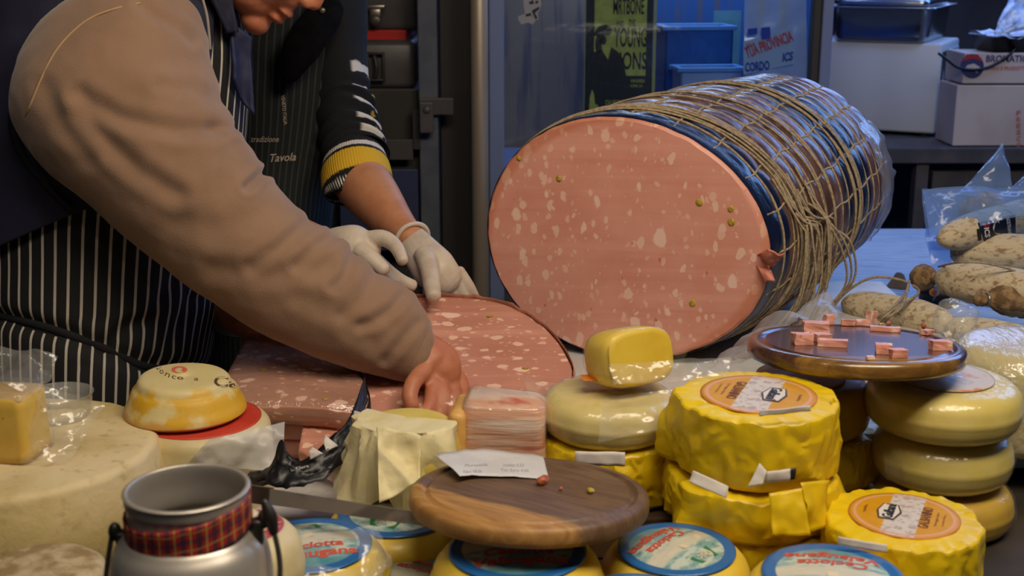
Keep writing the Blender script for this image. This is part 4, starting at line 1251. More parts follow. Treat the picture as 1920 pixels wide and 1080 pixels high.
def left_glove(bm, k):
    tube(bm, [at(600, 470, 2.12), at(636, 466, 2.09), at(668, 468, 2.075), at(698, 472, 2.07)], [.030 * k, .036 * k, .040 * k, .026 * k], 20, 12, flat=.8, flatdir=FW)
    tube(bm, [at(684, 452, 2.07), at(716, 446, 2.06), at(738, 458, 2.05), at(749, 474, 2.035), at(755, 490, 2.02)], [.0155 * k, .0138 * k, .0122 * k, .0110 * k, .0096 * k], 14, 16)
    tube(bm, [at(676, 470, 2.055), at(694, 484, 2.045), at(708, 496, 2.04), at(721, 508, 2.035)], [.017 * k, .0150 * k, .0138 * k, .0118 * k], 14, 14)
    tube(bm, [at(672, 488, 2.075), at(698, 508, 2.07), at(722, 524, 2.07), at(744, 534, 2.075)], [.016 * k, .0145 * k, .013 * k, .011 * k], 14, 12)
    tube(bm, [at(690, 476, 2.085), at(722, 506, 2.09), at(750, 526, 2.10), at(776, 536, 2.11)], [.015 * k, .0135 * k, .012 * k, .010 * k], 14, 12)
    tube(bm, [at(662, 490, 2.07), at(686, 516, 2.065), at(706, 536, 2.065), at(722, 546, 2.07)], [.015 * k, .013 * k, .0118 * k, .010 * k], 14, 12)
right_glove(b, .86); left_glove(b, .86)
body = remesh(b, .0046, 4, .5)
for v in body.vertices: v.co -= fm_base
obj('body', body, M_skinf, fm)
b = B(); ball(b, hc + V((0, .02, .03)), (.084, .1, .1), None, 4)
for v in list(b.verts):
    if v.co.z < hc.z - .01 or (v.co.y < hc.y - .06 and v.co.z < hc.z + .06): b.verts.remove(v)
obj('hair', local(b, fm_base), simple('hair_dark', S(30, 26, 24), .8, bump=.5, bscale=200), fm, solid=.01)
for fn_, lab in ((right_glove, None), (left_glove, None)):
    b = B(); fn_(b, 1.0); g = remesh(b, .0022, 6, .5)
    for v in g.vertices: v.co -= fm_base
    go = obj('glove', g, M_glove, fm, label='cream latex glove')
    if fn_ is right_glove:
        b = B(); rows = []
        c_ = at(773, 449, 2.212); dr = (at(790, 474, 2.185) - at(745, 424, 2.26)).normalized()
        n_ = dr.cross(V((0, 0, 1))).normalized(); m_ = dr.cross(n_)
        tube(b, [c_ + (n_ * cos(q) + m_ * sin(q)) * .0305 for q in (2 * pi * i / 40 for i in range(41))], .0042, 10, caps=False)
        obj('rolled_cuff', local(b, fm_base), M_glove, go)
# apron and sweater
def fa_disp(p, th, v): return .005 * fb(p * 7, 3)
b = B(); px_loft(b, ft, 110, 90, fa_disp); fav = BVHTree.FromBMesh(b); fa = obj('apron', local(b, fm_base), M_apronf, fm, label='black apron with faint green-grey stripes and stitched writing')
M_thr = simple('stitched_thread', S(176, 160, 138), .8)
b = B()
for a in (('tradizione', 555 - 58, 261, 52, 11, 0, .005, .3), ('Tavola', 531, 295, 48, 15, -.06, .012, .35), ('VENETO ITALIA', 533, 206, 56, 7, 1.48, .02, 0)):
    join(b, stick(px_text(*a), fav, .0015))
obj('stitching', local(b, fm_base), M_thr, fa, False)
b = B(); pts = []
for px, py in ((628, 8), (632, 50), (633, 100), (631, 150), (632, 200)):
    d_ = (at(px, py, 1) - CAM).normalized(); h = fav.ray_cast(CAM, d_)
    if h[0]: pts.append(h[0] - d_ * .001)
tube(b, pts, .0012, 6, 30); obj('piping', local(b, fm_base), simple('piping_grey', S(96, 90, 82), .7), fa)
# sweater: trunk shoulders + the arm with white and yellow knitted figures
M_swt = Mx('black_knit', S(15, 15, 20), .9)
M_swt.bump(M_swt.wave(140, 1, direction='Z'), .3, .002)
u = M_swt.xyz(M_swt.uv)
wob = M_swt.math('ADD', M_swt.math('MULTIPLY', u[1], 9.0), M_swt.math('MULTIPLY', M_swt.noise(18, 2), .9))
fr_ = M_swt.math('FRACT', wob)
side = M_swt.math('MULTIPLY', M_swt.ramp(u[0], .24, .26), M_swt.ramp(u[0], .395, .42, True))
band = M_swt.math('MULTIPLY', side, M_swt.math('MULTIPLY', M_swt.ramp(u[1], .40, .43), M_swt.ramp(u[1], .93, .95, True)))
wh = M_swt.math('MULTIPLY', band, M_swt.math('MULTIPLY', M_swt.ramp(fr_, .28, .34), M_swt.ramp(fr_, .62, .68, True)))
yl_ = M_swt.math('MULTIPLY', band, M_swt.math('MULTIPLY', M_swt.ramp(fr_, .74, .76), M_swt.ramp(fr_, .82, .84, True)))
M_swt.mix(wh, S(214, 208, 202)).mix(M_swt.math('MULTIPLY', yl_, M_swt.ramp(u[0], .30, .28)), S(190, 160, 40)); M_swt = M_swt.done()
swl = [(560, -110, 690, -130, 2.56, .075), (568, -20, 688, -30, 2.56, .075), (572, 80, 688, 76, 2.55, .066), (580, 140, 690, 130, 2.54, .062), (588, 200, 694, 180, 2.53, .060), (600, 250, 698, 222, 2.50, .060), (606, 290, 712, 258, 2.47, .060), (608, 312, 722, 284, 2.445, .060)]
def sw_disp(p, th, v):
    h = .004 * fb(p * 9, 2)
    if v > .45: h += .010 * sin((v - .45) * 62 + .8 * cos(th * 2)) * min(1, (v - .45) * 6) * (.4 + .6 * max(0, sin(th)))
    return h
b = B(); px_loft(b, swl, 72, 90, sw_disp, cap0=True); sw = obj('sweater_sleeve', local(b, fm_base), M_swt, fm, label='black knitted sleeve with white and yellow figures')
M_cuff = Mx('striped_cuff_knit', S(15, 15, 20), .9)
uc = M_cuff.xyz(M_cuff.uv)
v_ = M_cuff.math('ADD', uc[1], M_cuff.math('MULTIPLY', M_cuff.noise(160, 2), .05))
bandf = lambda lo, hi: M_cuff.math('MULTIPLY', M_cuff.ramp(v_, lo - .015, lo + .015), M_cuff.ramp(v_, hi - .015, hi + .015, True))
M_cuff.mix(bandf(.20, .36), S(206, 200, 192)).mix(bandf(.44, .80), S(214, 168, 34))
dots = M_cuff.math('MULTIPLY', bandf(.86, .91), M_cuff.math('GREATER_THAN', M_cuff.math('FRACT', M_cuff.math('MULTIPLY', uc[0], 70.0)), .5))
M_cuff.mix(dots, S(214, 208, 200)).bump(M_cuff.math('SINE', M_cuff.math('MULTIPLY', uc[0], 500.0)), .4, .001); M_cuff = M_cuff.done()
cuf = [(610, 306, 716, 272, 2.452, .060), (606, 326, 724, 290, 2.44, .064), (604, 346, 731, 308, 2.425, .066), (606, 366, 735, 328, 2.41, .065), (612, 370, 734, 334, 2.408, .058)]
b = B(); px_loft(b, cuf, 90, 30); obj('cuff', local(b, fm_base), M_cuff, sw, label='rolled cuff with yellow and white bands')
# other sleeve (hidden side)
b = B(); tube(b, [at(405, -50, 2.56), at(384, 180, 2.54), at(430, 360, 2.46), at(500, 425, 2.32)], [.075, .065, .062, .055], 24, 24); obj('sweater_sleeve', local(b, fm_base), M_black, fm)
# shoulders under the apron straps
b = B(); px_loft(b, [(384, 200, 640, 200, D2, .142), (372, 90, 668, 90, D2, .140), (392, -30, 668, -30, D2, .122), (470, -118, 604, -118, D2, .08)], 60, 30, fa_disp, a0=pi + .9, a1=3 * pi - .9, cap1=False); obj('sweater', local(b, fm_base), M_black, fm)
# dark scarf end hanging in front, with a snap
b = B(); tube(b, [at(612, 8, 2.44), at(598, 40, 2.42), at(578, 70, 2.405), at(558, 104, 2.40), at(546, 142, 2.405)], [.034, .036, .036, .034, .018], 22, 24, flat=.6, flatdir=FW)
for v in b.verts: v.co += V((1, .3, .4)) * .006 * fb(v.co * 16, 3)
sc = obj('scarf', local(b, fm_base), simple('scarf_wool', S(11, 11, 13), .95, S(16, 15, 18), 40, bump=.3, bscale=200, spec=.1), fm)
b = B(); ball(b, at(604, 20, 2.40), (.006, .004, .006)); obj('snap', local(b, fm_base), simple('snap_brass', S(150, 130, 96), .4, metal=.8), sc)
# ================================================================ cheeses
def wax(name, col, col2, rough=.42, coat=.12, sss=.15, bump=.12, bs=30):
    x = Mx(name, S(*col), rough, sss=sss, coat=coat, sssr=(1, .8, .3))
    x.mix(x.ramp(x.noise(14, 4), .35, .7), S(*col2)).bump(x.noise(bs, 3), bump, .003)
    return x.done()
M_yel = wax('yellow_wax', (232, 200, 74), (222, 186, 56))
M_yel2 = wax('pale_yellow_cheese', (226, 206, 120), (216, 194, 92))
M_yel3 = wax('deep_yellow_rind', (206, 170, 30), (192, 152, 22))
M_ivory = wax('ivory_cheese', (222, 206, 160), (206, 186, 132), .5, .1)
M_rind = Mx('old_wheel_rind', S(222, 202, 156), .65)
M_rind.mix(M_rind.ramp(M_rind.noise(9, 5), .35, .65), S(204, 180, 126)).mix(M_rind.math('MULTIPLY', M_rind.ramp(M_rind.noise(60, 4), .55, .75), .5), S(160, 132, 84)).mix(M_rind.math('MULTIPLY', M_rind.ramp(M_rind.noise(4, 3), .5, .7), .5), S(190, 168, 92))
M_rind.bump(M_rind.noise(90, 5), .35, .003); M_rind = M_rind.done()
M_paper = Mx('yellow_wax_paper', S(230, 196, 12), .45, coat=.08)
M_paper.mix(M_paper.ramp(M_paper.noise(8, 3), .4, .7), S(218, 180, 8)).bump(M_paper.voro(17, None, 'DISTANCE_TO_EDGE'), .28, .006).bump(M_paper.noise(30, 3), .25, .004)
M_paper = M_paper.done()
M_wht = simple('white_paper_label', S(216, 208, 200), .6)
M_ink = simple('black_ink', S(30, 28, 30), .6)
M_redt = simple('red_ink', S(206, 84, 62), .6)
M_grn = simple('green_ink', S(48, 120, 66), .6)
M_cream = simple('cream_ink', S(220, 206, 176), .6)
M_wrap = film('clinging_wrap', (1, 1, 1, 1), .04, (.9, .88, .8, 1), .03, .12, 26, 1.0, .006, .26)
M_wrapb = film('vacuum_bag', (1, 1, .98, 1), .13, (.92, .9, .84, 1), .05, .16, 24, 1.0, .006, .40)
# label faces use disc coordinates: uv 0..1, centre .5
def label_valsugana():
    x = Mx('round_label_blue', S(126, 168, 172), .35, coat=.3)
    c = x.xyz(x.uv)
    dx, dy = x.math('SUBTRACT', c[0], .5), x.math('SUBTRACT', c[1], .5)
    r = x.math('SQRT', x.math('ADD', x.math('MULTIPLY', dx, dx), x.math('MULTIPLY', dy, dy)))
    m = x.mapping((1, 2.2, 1), (0, 0, 0), (0, 0, 0), x.uv)
    n = x.noise(5, 4, m)
    x.mix(x.ramp(n, .42, .58), S(196, 208, 196)).mix(x.math('MULTIPLY', x.ramp(x.noise(9, 4, m), .55, .7), .8), S(70, 134, 140))
    # pale band across the middle and a blue lower sky
    x.mix(x.math('MULTIPLY', x.ramp(x.math('ABSOLUTE', x.math('SUBTRACT', x.math('ADD', dy, x.math('MULTIPLY', n, .1)), .08)), .05, .10, True), .85), S(214, 206, 186))
    x.mix(x.math('MULTIPLY', x.ramp(dy, -.2, -.34), .8), S(58, 136, 156))
    x.mix(x.ramp(r, .395, .405), S(34, 104, 172))
    return x.done()
def label_round_orange():
    x = Mx('round_label_orange', S(208, 150, 4), .55)
    c = x.xyz(x.uv)
    dx, dy = x.math('SUBTRACT', c[0], .5), x.math('SUBTRACT', c[1], .5)
    r = x.math('SQRT', x.math('ADD', x.math('MULTIPLY', dx, dx), x.math('MULTIPLY', dy, dy)))
    x.mix(x.math('MULTIPLY', x.ramp(x.noise(8, 3, x.uv), .4, .6), .4), S(198, 132, 2))
    # broad pale band printed across
    b = x.math('MULTIPLY', x.ramp(dx, -.16, -.15), x.ramp(dx, .14, .15, True))
    x.mix(b, S(206, 196, 188)).mix(x.math('MULTIPLY', b, x.math('MULTIPLY', x.ramp(x.noise(14, 4, x.uv), .5, .6), .6)), S(150, 120, 112))
    x.mix(x.math('MULTIPLY', x.ramp(r, .425, .435), x.ramp(r, .452, .462, True)), S(214, 160, 130))
    x.mix(x.ramp(r, .475, .485), S(204, 128, 60))
    return x.done()
L_blue, L_orange = label_valsugana(), label_round_orange()

def topfn(R, h, rt, dome):
    return lambda r: h + dome * (1 - (min(r, R - rt) / (R - rt)) ** 2)
def round_label(parent, name, RL, zf, mat, rz=0.0, off=(0, 0), lift=.0006, sag=.0):
    b = B(); rows = []
    ul = None
    rows = []
    for k in (.002, .2, .4, .6, .8, .93, 1.0):
        rows.append([V((RL * k * cos(a) + off[0], RL * k * sin(a) + off[1], zf(hypot(RL * k * cos(a) + off[0], RL * k * sin(a) + off[1])) + lift)) for a in (2 * pi * j / 64 for j in range(64))])
    rows.append([p - V((0, 0, .0012)) for p in rows[-1]])
    grid_faces(b, rows, True, True, False)
    ul = b.loops.layers.uv.verify(); cz, sz = cos(-rz), sin(-rz)
    for f in b.faces:
        for lp in f.loops:
            x, y = (lp.vert.co.x - off[0]) / RL / 2, (lp.vert.co.y - off[1]) / RL / 2
            lp[ul].uv = (x * cz - y * sz + .5, x * sz + y * cz + .5)
    return obj(name, b, mat, parent)
def on_top(bm, zf, rz, off, lift):
    """lay flat lettering (x right, y up in label space) on a cheese top"""
    move(bm, Matrix.Translation((off[0], off[1], 0)) @ Matrix.Rotation(rz, 4, 'Z'))
    for v in bm.verts: v.co.z = zf(hypot(v.co.x, v.co.y)) + lift
    return bm
def ftext(s, w, h, cx, cy, ang=0.0, bold=.015, shear=0.0):
    tb = text_bm(s, 1.0, 0.0, bold, shear)
    xs = [v.co.x for v in tb.verts]; ys_ = [v.co.y for v in tb.verts]
    M = Matrix.Translation((cx, cy, 0)) @ Matrix.Rotation(ang, 4, 'Z') @ Matrix.Diagonal((w / (max(xs) - min(xs)), h / (max(ys_) - min(ys_)), 1, 1)) @ Matrix.Translation((-(max(xs) + min(xs)) / 2, -(max(ys_) + min(ys_)) / 2, 0))
    return move(tb, M)
def fpoly(bm, pts):
    bm.faces.new([bm.verts.new((x, y, 0)) for x, y in pts]); return bm
def dress_blue(t, R, zf, rz, off=(0, 0), k=.74):
    RL = R * k
    lb = round_label(t, 'label', RL, zf, L_blue, rz, off)
    b = B(); join(b, ftext('Caciotta', RL * 1.0, RL * .20, 0, -RL * .20, 0, .03, .2)); join(b, ftext('Valsugana', RL * 1.35, RL * .28, 0, -RL * .48, 0, .03, .15))
    obj('lettering', on_top(b, zf, rz, off, .0011), M_redt, lb, False)
    b = B(); fpoly(b, [(-RL * .28, RL * .40), (RL * .30, RL * .46), (RL * .24, RL * .66), (-RL * .20, RL * .70)]); obj('emblem', on_top(b, zf, rz, off, .0010), M_grn, lb, False)
    b = B(); join(b, ftext('Dolc', RL * .30, RL * .16, 0, RL * .56, 0, .02, .2)); fpoly(b, [(-RL * .62, RL * .02), (RL * .1, RL * .10), (RL * .08, RL * .24), (-RL * .56, RL * .16)])
    obj('lettering', on_top(b, zf, rz, off, .0014), M_cream, lb, False)
    return lb
def blue_cheese(lab, px, py, d, R, h, z0=None, rz=0.0, tilt=(0, 0), group='yellow cheeses with round blue labels'):
    c = at(px, py, d)
    zt = c.z
    zb_ = zt - h if z0 is None else z0
    t = thing('caciotta_cheese', lab, 'cheese', (c.x, c.y, zb_), group=group)
    t.rotation_euler = (tilt[0], tilt[1], 0)
    h = zt - zb_; dome = .006
    rt = min(.032, h * .46)
    b = B(); lathe(b, puck(R, h - dome, rt, rt * .9, .002, dome), 72, lambda r, th, z: (r * (1 + .012 * fb((cos(th) * 1.5 + px, sin(th) * 1.5, z * 9), 2)), z))
    obj('cheese', b, M_yel, t)
    dress_blue(t, R, topfn(R, h - dome, rt, dome), rz, (0, 0), (R - rt * .55) / R)
    return t
# lower layer
zA = at(775, 1082, 1.45).z
blue_cheese('blue-labelled yellow cheese low at the front edge, mostly hidden under its right-hand neighbour', 775, 1078, 1.45, .082, .064, ZF, 2.6)
blue_cheese('yellow cheese with a blue label between the milk can and the knife tip', 580, 1012, 1.44, .088, .07, None, .35)
c_ = at(580, 1012, 1.44)
blue_cheese('yellow cheese with a blue rim showing under the paper-wrapped cheese and the knife', 742, 952, 1.56, .088, .08, ZF, 2.9)
t4 = blue_cheese('yellow cheese carrying the wooden board with the receipt', 970, 1020, 1.375, .092, .068, None, .1)
blue_cheese('yellow cheese with blue label, right of the one under the front board', 1268, 1019, 1.43, .084, .075, None, -2.26)
blue_cheese('yellow cheese at the front edge with its lettering upside down', 1562, 1068, 1.32, .090, .09, None, 2.95)
blue_cheese('yellow cheese only just showing its blue rim at the bottom edge, between two others', 1195, 1122, 1.23, .080, .09, None, 2.4)
# plain supports standing behind and below the labelled ones
def plain(name, lab, x, y, z0, R, h, mat, cat='cheese', group='plain wheels under the front row', rt=.02):
    t = thing(name, lab, cat, (x, y, z0), group=group)
    b = B(); lathe(b, puck(R, h, rt, rt, .002, .001), 56); obj('cheese', b, mat, t); return t
q = at(580, 1012, 1.44); plain('round_cheese', 'plain yellow wheel in the lower layer of the front row', q.x, q.y, ZF, .085, q.z - .07 - ZF, M_yel3)
q = at(970, 1020, 1.375); zl = q.z - .068
plain('round_cheese', 'plain yellow wheel in the lower layer of the front row', q.x + .055, q.y + .0, ZF, .06, zl - ZF, M_yel3)
q = at(1268, 1019, 1.43); plain('round_cheese', 'plain yellow wheel in the lower layer of the front row', q.x + .01, q.y, ZF, .07, q.z - .075 - ZF, M_yel3, rt=.012)
q = at(1562, 1068, 1.32); plain('round_cheese', 'plain yellow wheel in the lower layer of the front row', q.x, q.y, ZF, .085, q.z - .09 - ZF, M_yel3, rt=.012)
q = at(1195, 1122, 1.23); plain('round_cheese', 'plain yellow wheel in the lower layer of the front row', q.x, q.y, ZF, .078, q.z - .09 - ZF, M_yel3)

# ---- yellow paper wrapped wheels
def plin(x, y, per, seed):
    """random heights on a coarse grid joined by flat triangles: the facets of crumpled paper"""
    def h(i, j): return mnoise.cell(V(((i % per) * 7.31 + seed * 3.7 + .5, j * 5.17 + seed + .5, .5)))
    i, j = math.floor(x), math.floor(y); u, v = x - i, y - j
    a, b_, c, d = h(i, j), h(i + 1, j), h(i, j + 1), h(i + 1, j + 1)
    if (i + j) % 2:
        return a + (b_ - a) * u + (d - b_) * v if u > v else a + (d - c) * u + (c - a) * v
    return a + (b_ - a) * u + (c - a) * v if u + v < 1 else d + (c - d) * (1 - u) + (b_ - d) * (1 - v)
def wrapped(lab, px, py, d, R, h, seed, rz=0.0, label=True, tuck=1.0, dy=0.0, zb_=None, extra=None):
    c = at(px, py, d)
    z0 = (c.z - h) if zb_ is None else zb_
    t = thing('paper_wrapped_cheese', lab, 'cheese', (c.x, c.y + dy, z0), group='yellow paper wrapped wheels')
    rr = random.Random(seed)
    pl = [(rr.uniform(0, 2 * pi), rr.uniform(.14, .34), rr.uniform(-.007, .012)) for _ in range(11)]
    N = 220
    def disp(r, th, z):
        f = r / R
        hz = z / h
        e = 0.0
        if f > .6:
            for a, w_, am in pl:
                dl = abs((th - a + pi) % (2 * pi) - pi)
                if dl < w_: e += am * (1 - dl / w_) * (1.35 - hz) * tuck
            wx = th / (2 * pi) * 17 + .5 * fb((cos(th) * 3, sin(th) * 3, z * 20 + seed), 2); wy = z * 26 + .5 * fb((cos(th) * 3 + 9, sin(th) * 3, z * 20), 2)
            e += .0052 * plin(wx, wy, 17, seed) * (1.25 - .7 * hz) + .0022 * plin(wx * 41 / 17, wy * 2.2, 41, seed + 3) - .002
        zz = z + (.0016 * fb((cos(th) * f * 4, sin(th) * f * 4, seed), 3) if f < .85 else .004 * fb((cos(th) * 5, sin(th) * 5, seed), 2) * min(1, hz * 3))
        return r + e * min(1, (f - .6) / .3 if f > .6 else 0), max(zz, 0.0)
    b = B(); lathe(b, puck(R, h, .005, .016, .002, .002, 10, 34, 3), N, disp)
    po = obj('paper_wrap', b, M_paper, t)
    po.modifiers.new('edges', 'EDGE_SPLIT').split_angle = radians(16)
    zf = topfn(R, h, .006, .002)
    if label:
        RL = R * .70
        lb = round_label(t, 'label', RL, lambda r: zf(r) + .0012, L_orange, rz)
        b = B(); fpoly(b, [(-RL * .50, RL * .0), (-RL * .42, RL * .36), (-RL * .14, RL * .36), (-RL * .04, RL * .0), (-RL * .14, -RL * .36), (-RL * .42, -RL * .36)])
        obj('emblem_border', on_top(b, zf, rz, (0, 0), .0019 + .0004), simple('emblem_brown', S(84, 62, 48), .5), lb, False)
        b = B(); fpoly(b, [(-RL * .46, RL * .0), (-RL * .40, RL * .32), (-RL * .16, RL * .32), (-RL * .08, RL * .0), (-RL * .16, -RL * .32), (-RL * .40, -RL * .32)])
        obj('emblem', on_top(b, zf, rz, (0, 0), .0024 + .0004), M_wht, lb, False)
        b = B(); join(b, ftext('Galbani', RL * .64, RL * .20, -RL * .27, 0, pi / 2, .03, .15)); obj('lettering', on_top(b, zf, rz, (0, 0), .0028 + .0004), M_ink, lb, False)
        b = B(); join(b, ftext('GALBANINO', RL * .95, RL * .19, RL * .38, 0, pi / 2, .02)); join(b, ftext('formaggio dolce', RL * .62, RL * .07, RL * .58, 0, pi / 2, .0)); join(b, ftext('a pasta filata', RL * .5, RL * .06, RL * .70, 0, pi / 2, .0)); join(b, ftext('qualita', RL * .34, RL * .08, -RL * .70, 0, pi / 2, .0))
        obj('lettering', on_top(b, zf, rz, (0, 0), .0019 + .0004), simple('label_print_brown', S(120, 66, 16), .6), lb, False)
    return t
d1 = 1.53
T1 = at(1422, 742, d1)
h1, h2 = .090, .062
za = T1.z - h1; zb2 = za - h2 - .002
wt = wrapped('topmost yellow paper wrapped wheel of the middle stack, round label on top', 1422, 742, d1, .0985, h1 - .001, 11, 2.75)
q = at(1412, 742, d1)
w2 = wrapped('second yellow paper wrapped wheel of the middle stack, with loose lower folds', 1414, 742, d1, .104, h2 - .001, 23, 0, False, 1.6, 0, zb2)
w3 = wrapped('bottom yellow paper wrapped wheel of the middle stack', 1438, 742, d1, .092, zb2 - ZF - .001, 35, 0, False, 1.2, 0, ZF)
# paper seal strips on the wraps
def seal(parent, px0, py0, px1, py1, hpx, d, lab='white paper seal', m=M_wht):
    a, c = at(px0, py0, d), at(px1, py1, d); k = d / FPX * hpx
    b = B(); sheet(b, [a, c, c + V((0, 0, -k)), a + V((0, 0, -k))], 10, 4, .003, 40, .0, px0)
    local(b, parent.location); return obj('paper_seal', b, m, parent, solid=.0008, label=lab)
seal(wt, 1424, 770, 1520, 760, 11, 1.428); seal(wt, 1436, 884, 1482, 878, 24, 1.432); seal(wt, 1482, 878, 1492, 876, 24, 1.432, 'dark end of the seal', M_ink)
b = B(); sheet(b, [at(1424, 868, 1.43), at(1438, 884, 1.43), at(1430, 908, 1.428), at(1402, 914, 1.425)], 8, 8, .003, 40); obj('paper_seal', local(b, wt.location), M_wht, wt, solid=.0008, label='torn white paper seal')
b = B(); sheet(b, [at(1300, 882, 1.432), at(1366, 912, 1.428), at(1362, 934, 1.428), at(1292, 904, 1.432)], 8, 8, .003, 40); obj('paper_seal', local(b, w2.location), M_wht, w2, solid=.0008, label='white paper seal')
# flared folds of paper on the right sides
def flare(parent, pts, seed=1, m=None):
    b = B(); sheet(b, pts, 12, 12, .008, 24, .004, seed, .006); return obj('paper_fold', local(b, parent.location), m or M_paper, parent, solid=.0008)
flare(wt, [at(1556, 742, 1.50), at(1580, 770, 1.52), at(1572, 850, 1.52), at(1546, 860, 1.49)], 2)
flare(w2, [at(1500, 905, 1.435), at(1552, 900, 1.47), at(1560, 985, 1.46), at(1512, 1005, 1.43)], 3)
flare(w2, [at(1440, 925, 1.428), at(1505, 915, 1.432), at(1520, 1004, 1.425), at(1450, 1008, 1.42)], 5)

gb = wrapped('yellow paper wrapped wheel at the lower right with a clear round label', 1695, 968, 1.45, .0876, at(1695, 968, 1.45).z - ZF - .001, 47, -.42, True, .6, 0, ZF)
seal(gb, 1572, 1006, 1664, 1022, 16, 1.366)

# left stack: vacuum packed wheel on a wrapped one
def vac_shell(t, R, h, seed, m, ear=None, k=1.02):
    b = B(); lathe(b, puck(R * k, h + .001, min(.026, h * .4), min(.026, h * .4), .0014, .003), 96, lambda r, th, z: (r * (1 + .03 * (abs(fb((cos(th) * 3 + seed, sin(th) * 3, z * 22), 3)) - .1) * (r > R * .7)), max(z + .0025 * abs(fb((r * cos(th) * 30, r * sin(th) * 30, seed), 2)), .0005)))
    return obj('vacuum_bag', b, m, t)
def pale_wheel(lab, x, y, z0, R, h, mat, seed=1, bag=None, group='pale cheese wheels in clear plastic', rt=.024):
    t = thing('round_cheese', lab, 'cheese', (x, y, z0), group=group)
    h -= .006
    b = B(); lathe(b, puck(R, h, min(rt, h * .4), min(rt, h * .4), .0012, .003), 80, lambda r, th, z: (r * (1 + .010 * fb((cos(th) * 1.3 + seed, sin(th) * 1.3, z * 8), 2)), z))
    obj('cheese', b, mat, t)
    if bag: vac_shell(t, R, h, seed, bag)
    return t
q = at(1143, 722, 1.65)
hW, hY = .064, .082
t = pale_wheel('pale wheel in a vacuum bag with clear wings, under the yellow wedge', q.x, q.y, q.z - hW, .0865, hW - .002, M_yel2, 5, M_wrapb)
b = B(); sheet(b, [at(976, 700, 1.66), at(1030, 722, 1.62), at(1026, 800, 1.60), at(1010, 782, 1.62)], 14, 14, .006, 30, .006, 3, .006); obj('bag_wing', local(b, t.location), M_wrapb, t)
b = B(); sheet(b, [at(1142, 682, 1.55), at(1372, 668, 1.60), at(1366, 704, 1.585), at(1150, 722, 1.54)], 40, 12, .007, 26, .004, 6, .008); obj('bag_wing', local(b, t.location), M_wrapb, t)
b = B(); sheet(b, [at(1130, 745, 1.553), at(1260, 730, 1.575), at(1268, 800, 1.57), at(1120, 830, 1.55)], 18, 18, .006, 30, .004, 9, .008); obj('bag_fold', local(b, t.location), M_wrapb, t)
b = B(); sheet(b, [at(1088, 702, 1.64), at(1124, 704, 1.635), at(1128, 716, 1.62), at(1094, 714, 1.62)], 10, 6, .001, 30); 
for v in b.verts: v.co.z = max(v.co.z, q.z + .0022)
obj('orange_label', local(b, t.location), simple('label_orange', S(226, 130, 36), .5), t)
yw = wrapped('yellow paper wrapped wheel under the vacuum packed one, behind the front board', 1145, 722, 1.65, .0885, hY, 61, 0, False, 1.2, 0, q.z - hW - hY - .001)
seal(yw, 1078, 846, 1172, 848, 28, 1.556)
zq = q.z - hW - hY - .003
t = thing('wooden_crate', 'brown wooden crate under the wrapped wheel, in shade behind the front board', 'crate', (q.x + .02, q.y, ZF))
b = B(); box(b, (0, 0, (zq - ZF) / 2), (.18, .16, zq - ZF), bev=.003); obj('box', b, simple('crate_brown', S(92, 68, 40), .7, S(70, 50, 30), 20), t, False)

# little half cheese wrapped in film standing on it
q2 = at(1182, 660, 1.63)
zt = q.z
M_lem = wax('yellow_half_cut', (222, 190, 62), (208, 172, 44), .5, .1)
t = thing('half_cheese', 'small yellow half cheese in cling film standing on the vacuum packed wheel', 'cheese', (q2.x + .002, q2.y, zt + .002), rz=0)
def halfc(bm, k, R=.051, W=.060):
    rows = []
    n = 40
    for i, (yy, kk) in enumerate(((-W / 2, .86), (-W / 2 + .004, .95), (-W / 2 + .014, 1.0), (0, 1.015), (W / 2 - .014, 1.0), (W / 2 - .004, .95), (W / 2, .86))):
        row = []
        for j in range(n):
            a = 2 * pi * j / n
            x_, z_ = cos(a), sin(a)
            x2 = math.copysign(abs(x_) ** .62, x_) * R * kk * k
            z2 = (math.copysign(abs(z_) ** .62, z_) * R * .72) * kk * k
            row.append(V((x2, yy * k, z2 + R * .74)))
        rows.append(row)
    grid_faces(bm, rows, True, True, True); return bm
b = B(); halfc(b, 1.0)
M4 = Matrix.Rotation(radians(30), 4, 'Z') @ Matrix.Rotation(radians(-14), 4, 'X')
move(b, M4)
for v in b.verts: v.co.z = max(v.co.z, .001)
obj('rind', b, M_yel, t)
b = B(); rows = []
for k_ in (.01, .4, .8, .97, 1.0):
    rows.append([V((math.copysign(abs(cos(a)) ** .62, cos(a)) * .0487 * k_, -.0308 - (.0016 if k_ < .99 else 0), math.copysign(abs(sin(a)) ** .62, sin(a)) * .0352 * k_ + .0378)) for a in (2 * pi * j / 40 for j in range(40))])
grid_faces(b, rows, True, True, False); move(b, M4)
for v in b.verts: v.co.z = max(v.co.z, .001)
obj('cut_face', b, M_lem, t, label='darker yellow cut face')
b = B(); halfc(b, 1.045); move(b, M4)
for v in b.verts:
    v.co += v.co.normalized() * .0018 * fb(v.co * 70, 2); v.co.z = max(v.co.z, .0008)
obj('cling_film', b, M_wrap, t)
b = B(); sheet(b, [(.045, -.045, .082), (.068, -.03, .074), (.062, -.03, .02), (.05, -.05, .03)], 10, 10, .004, 60, .003, 2); obj('cling_film', b, M_wrap, t)

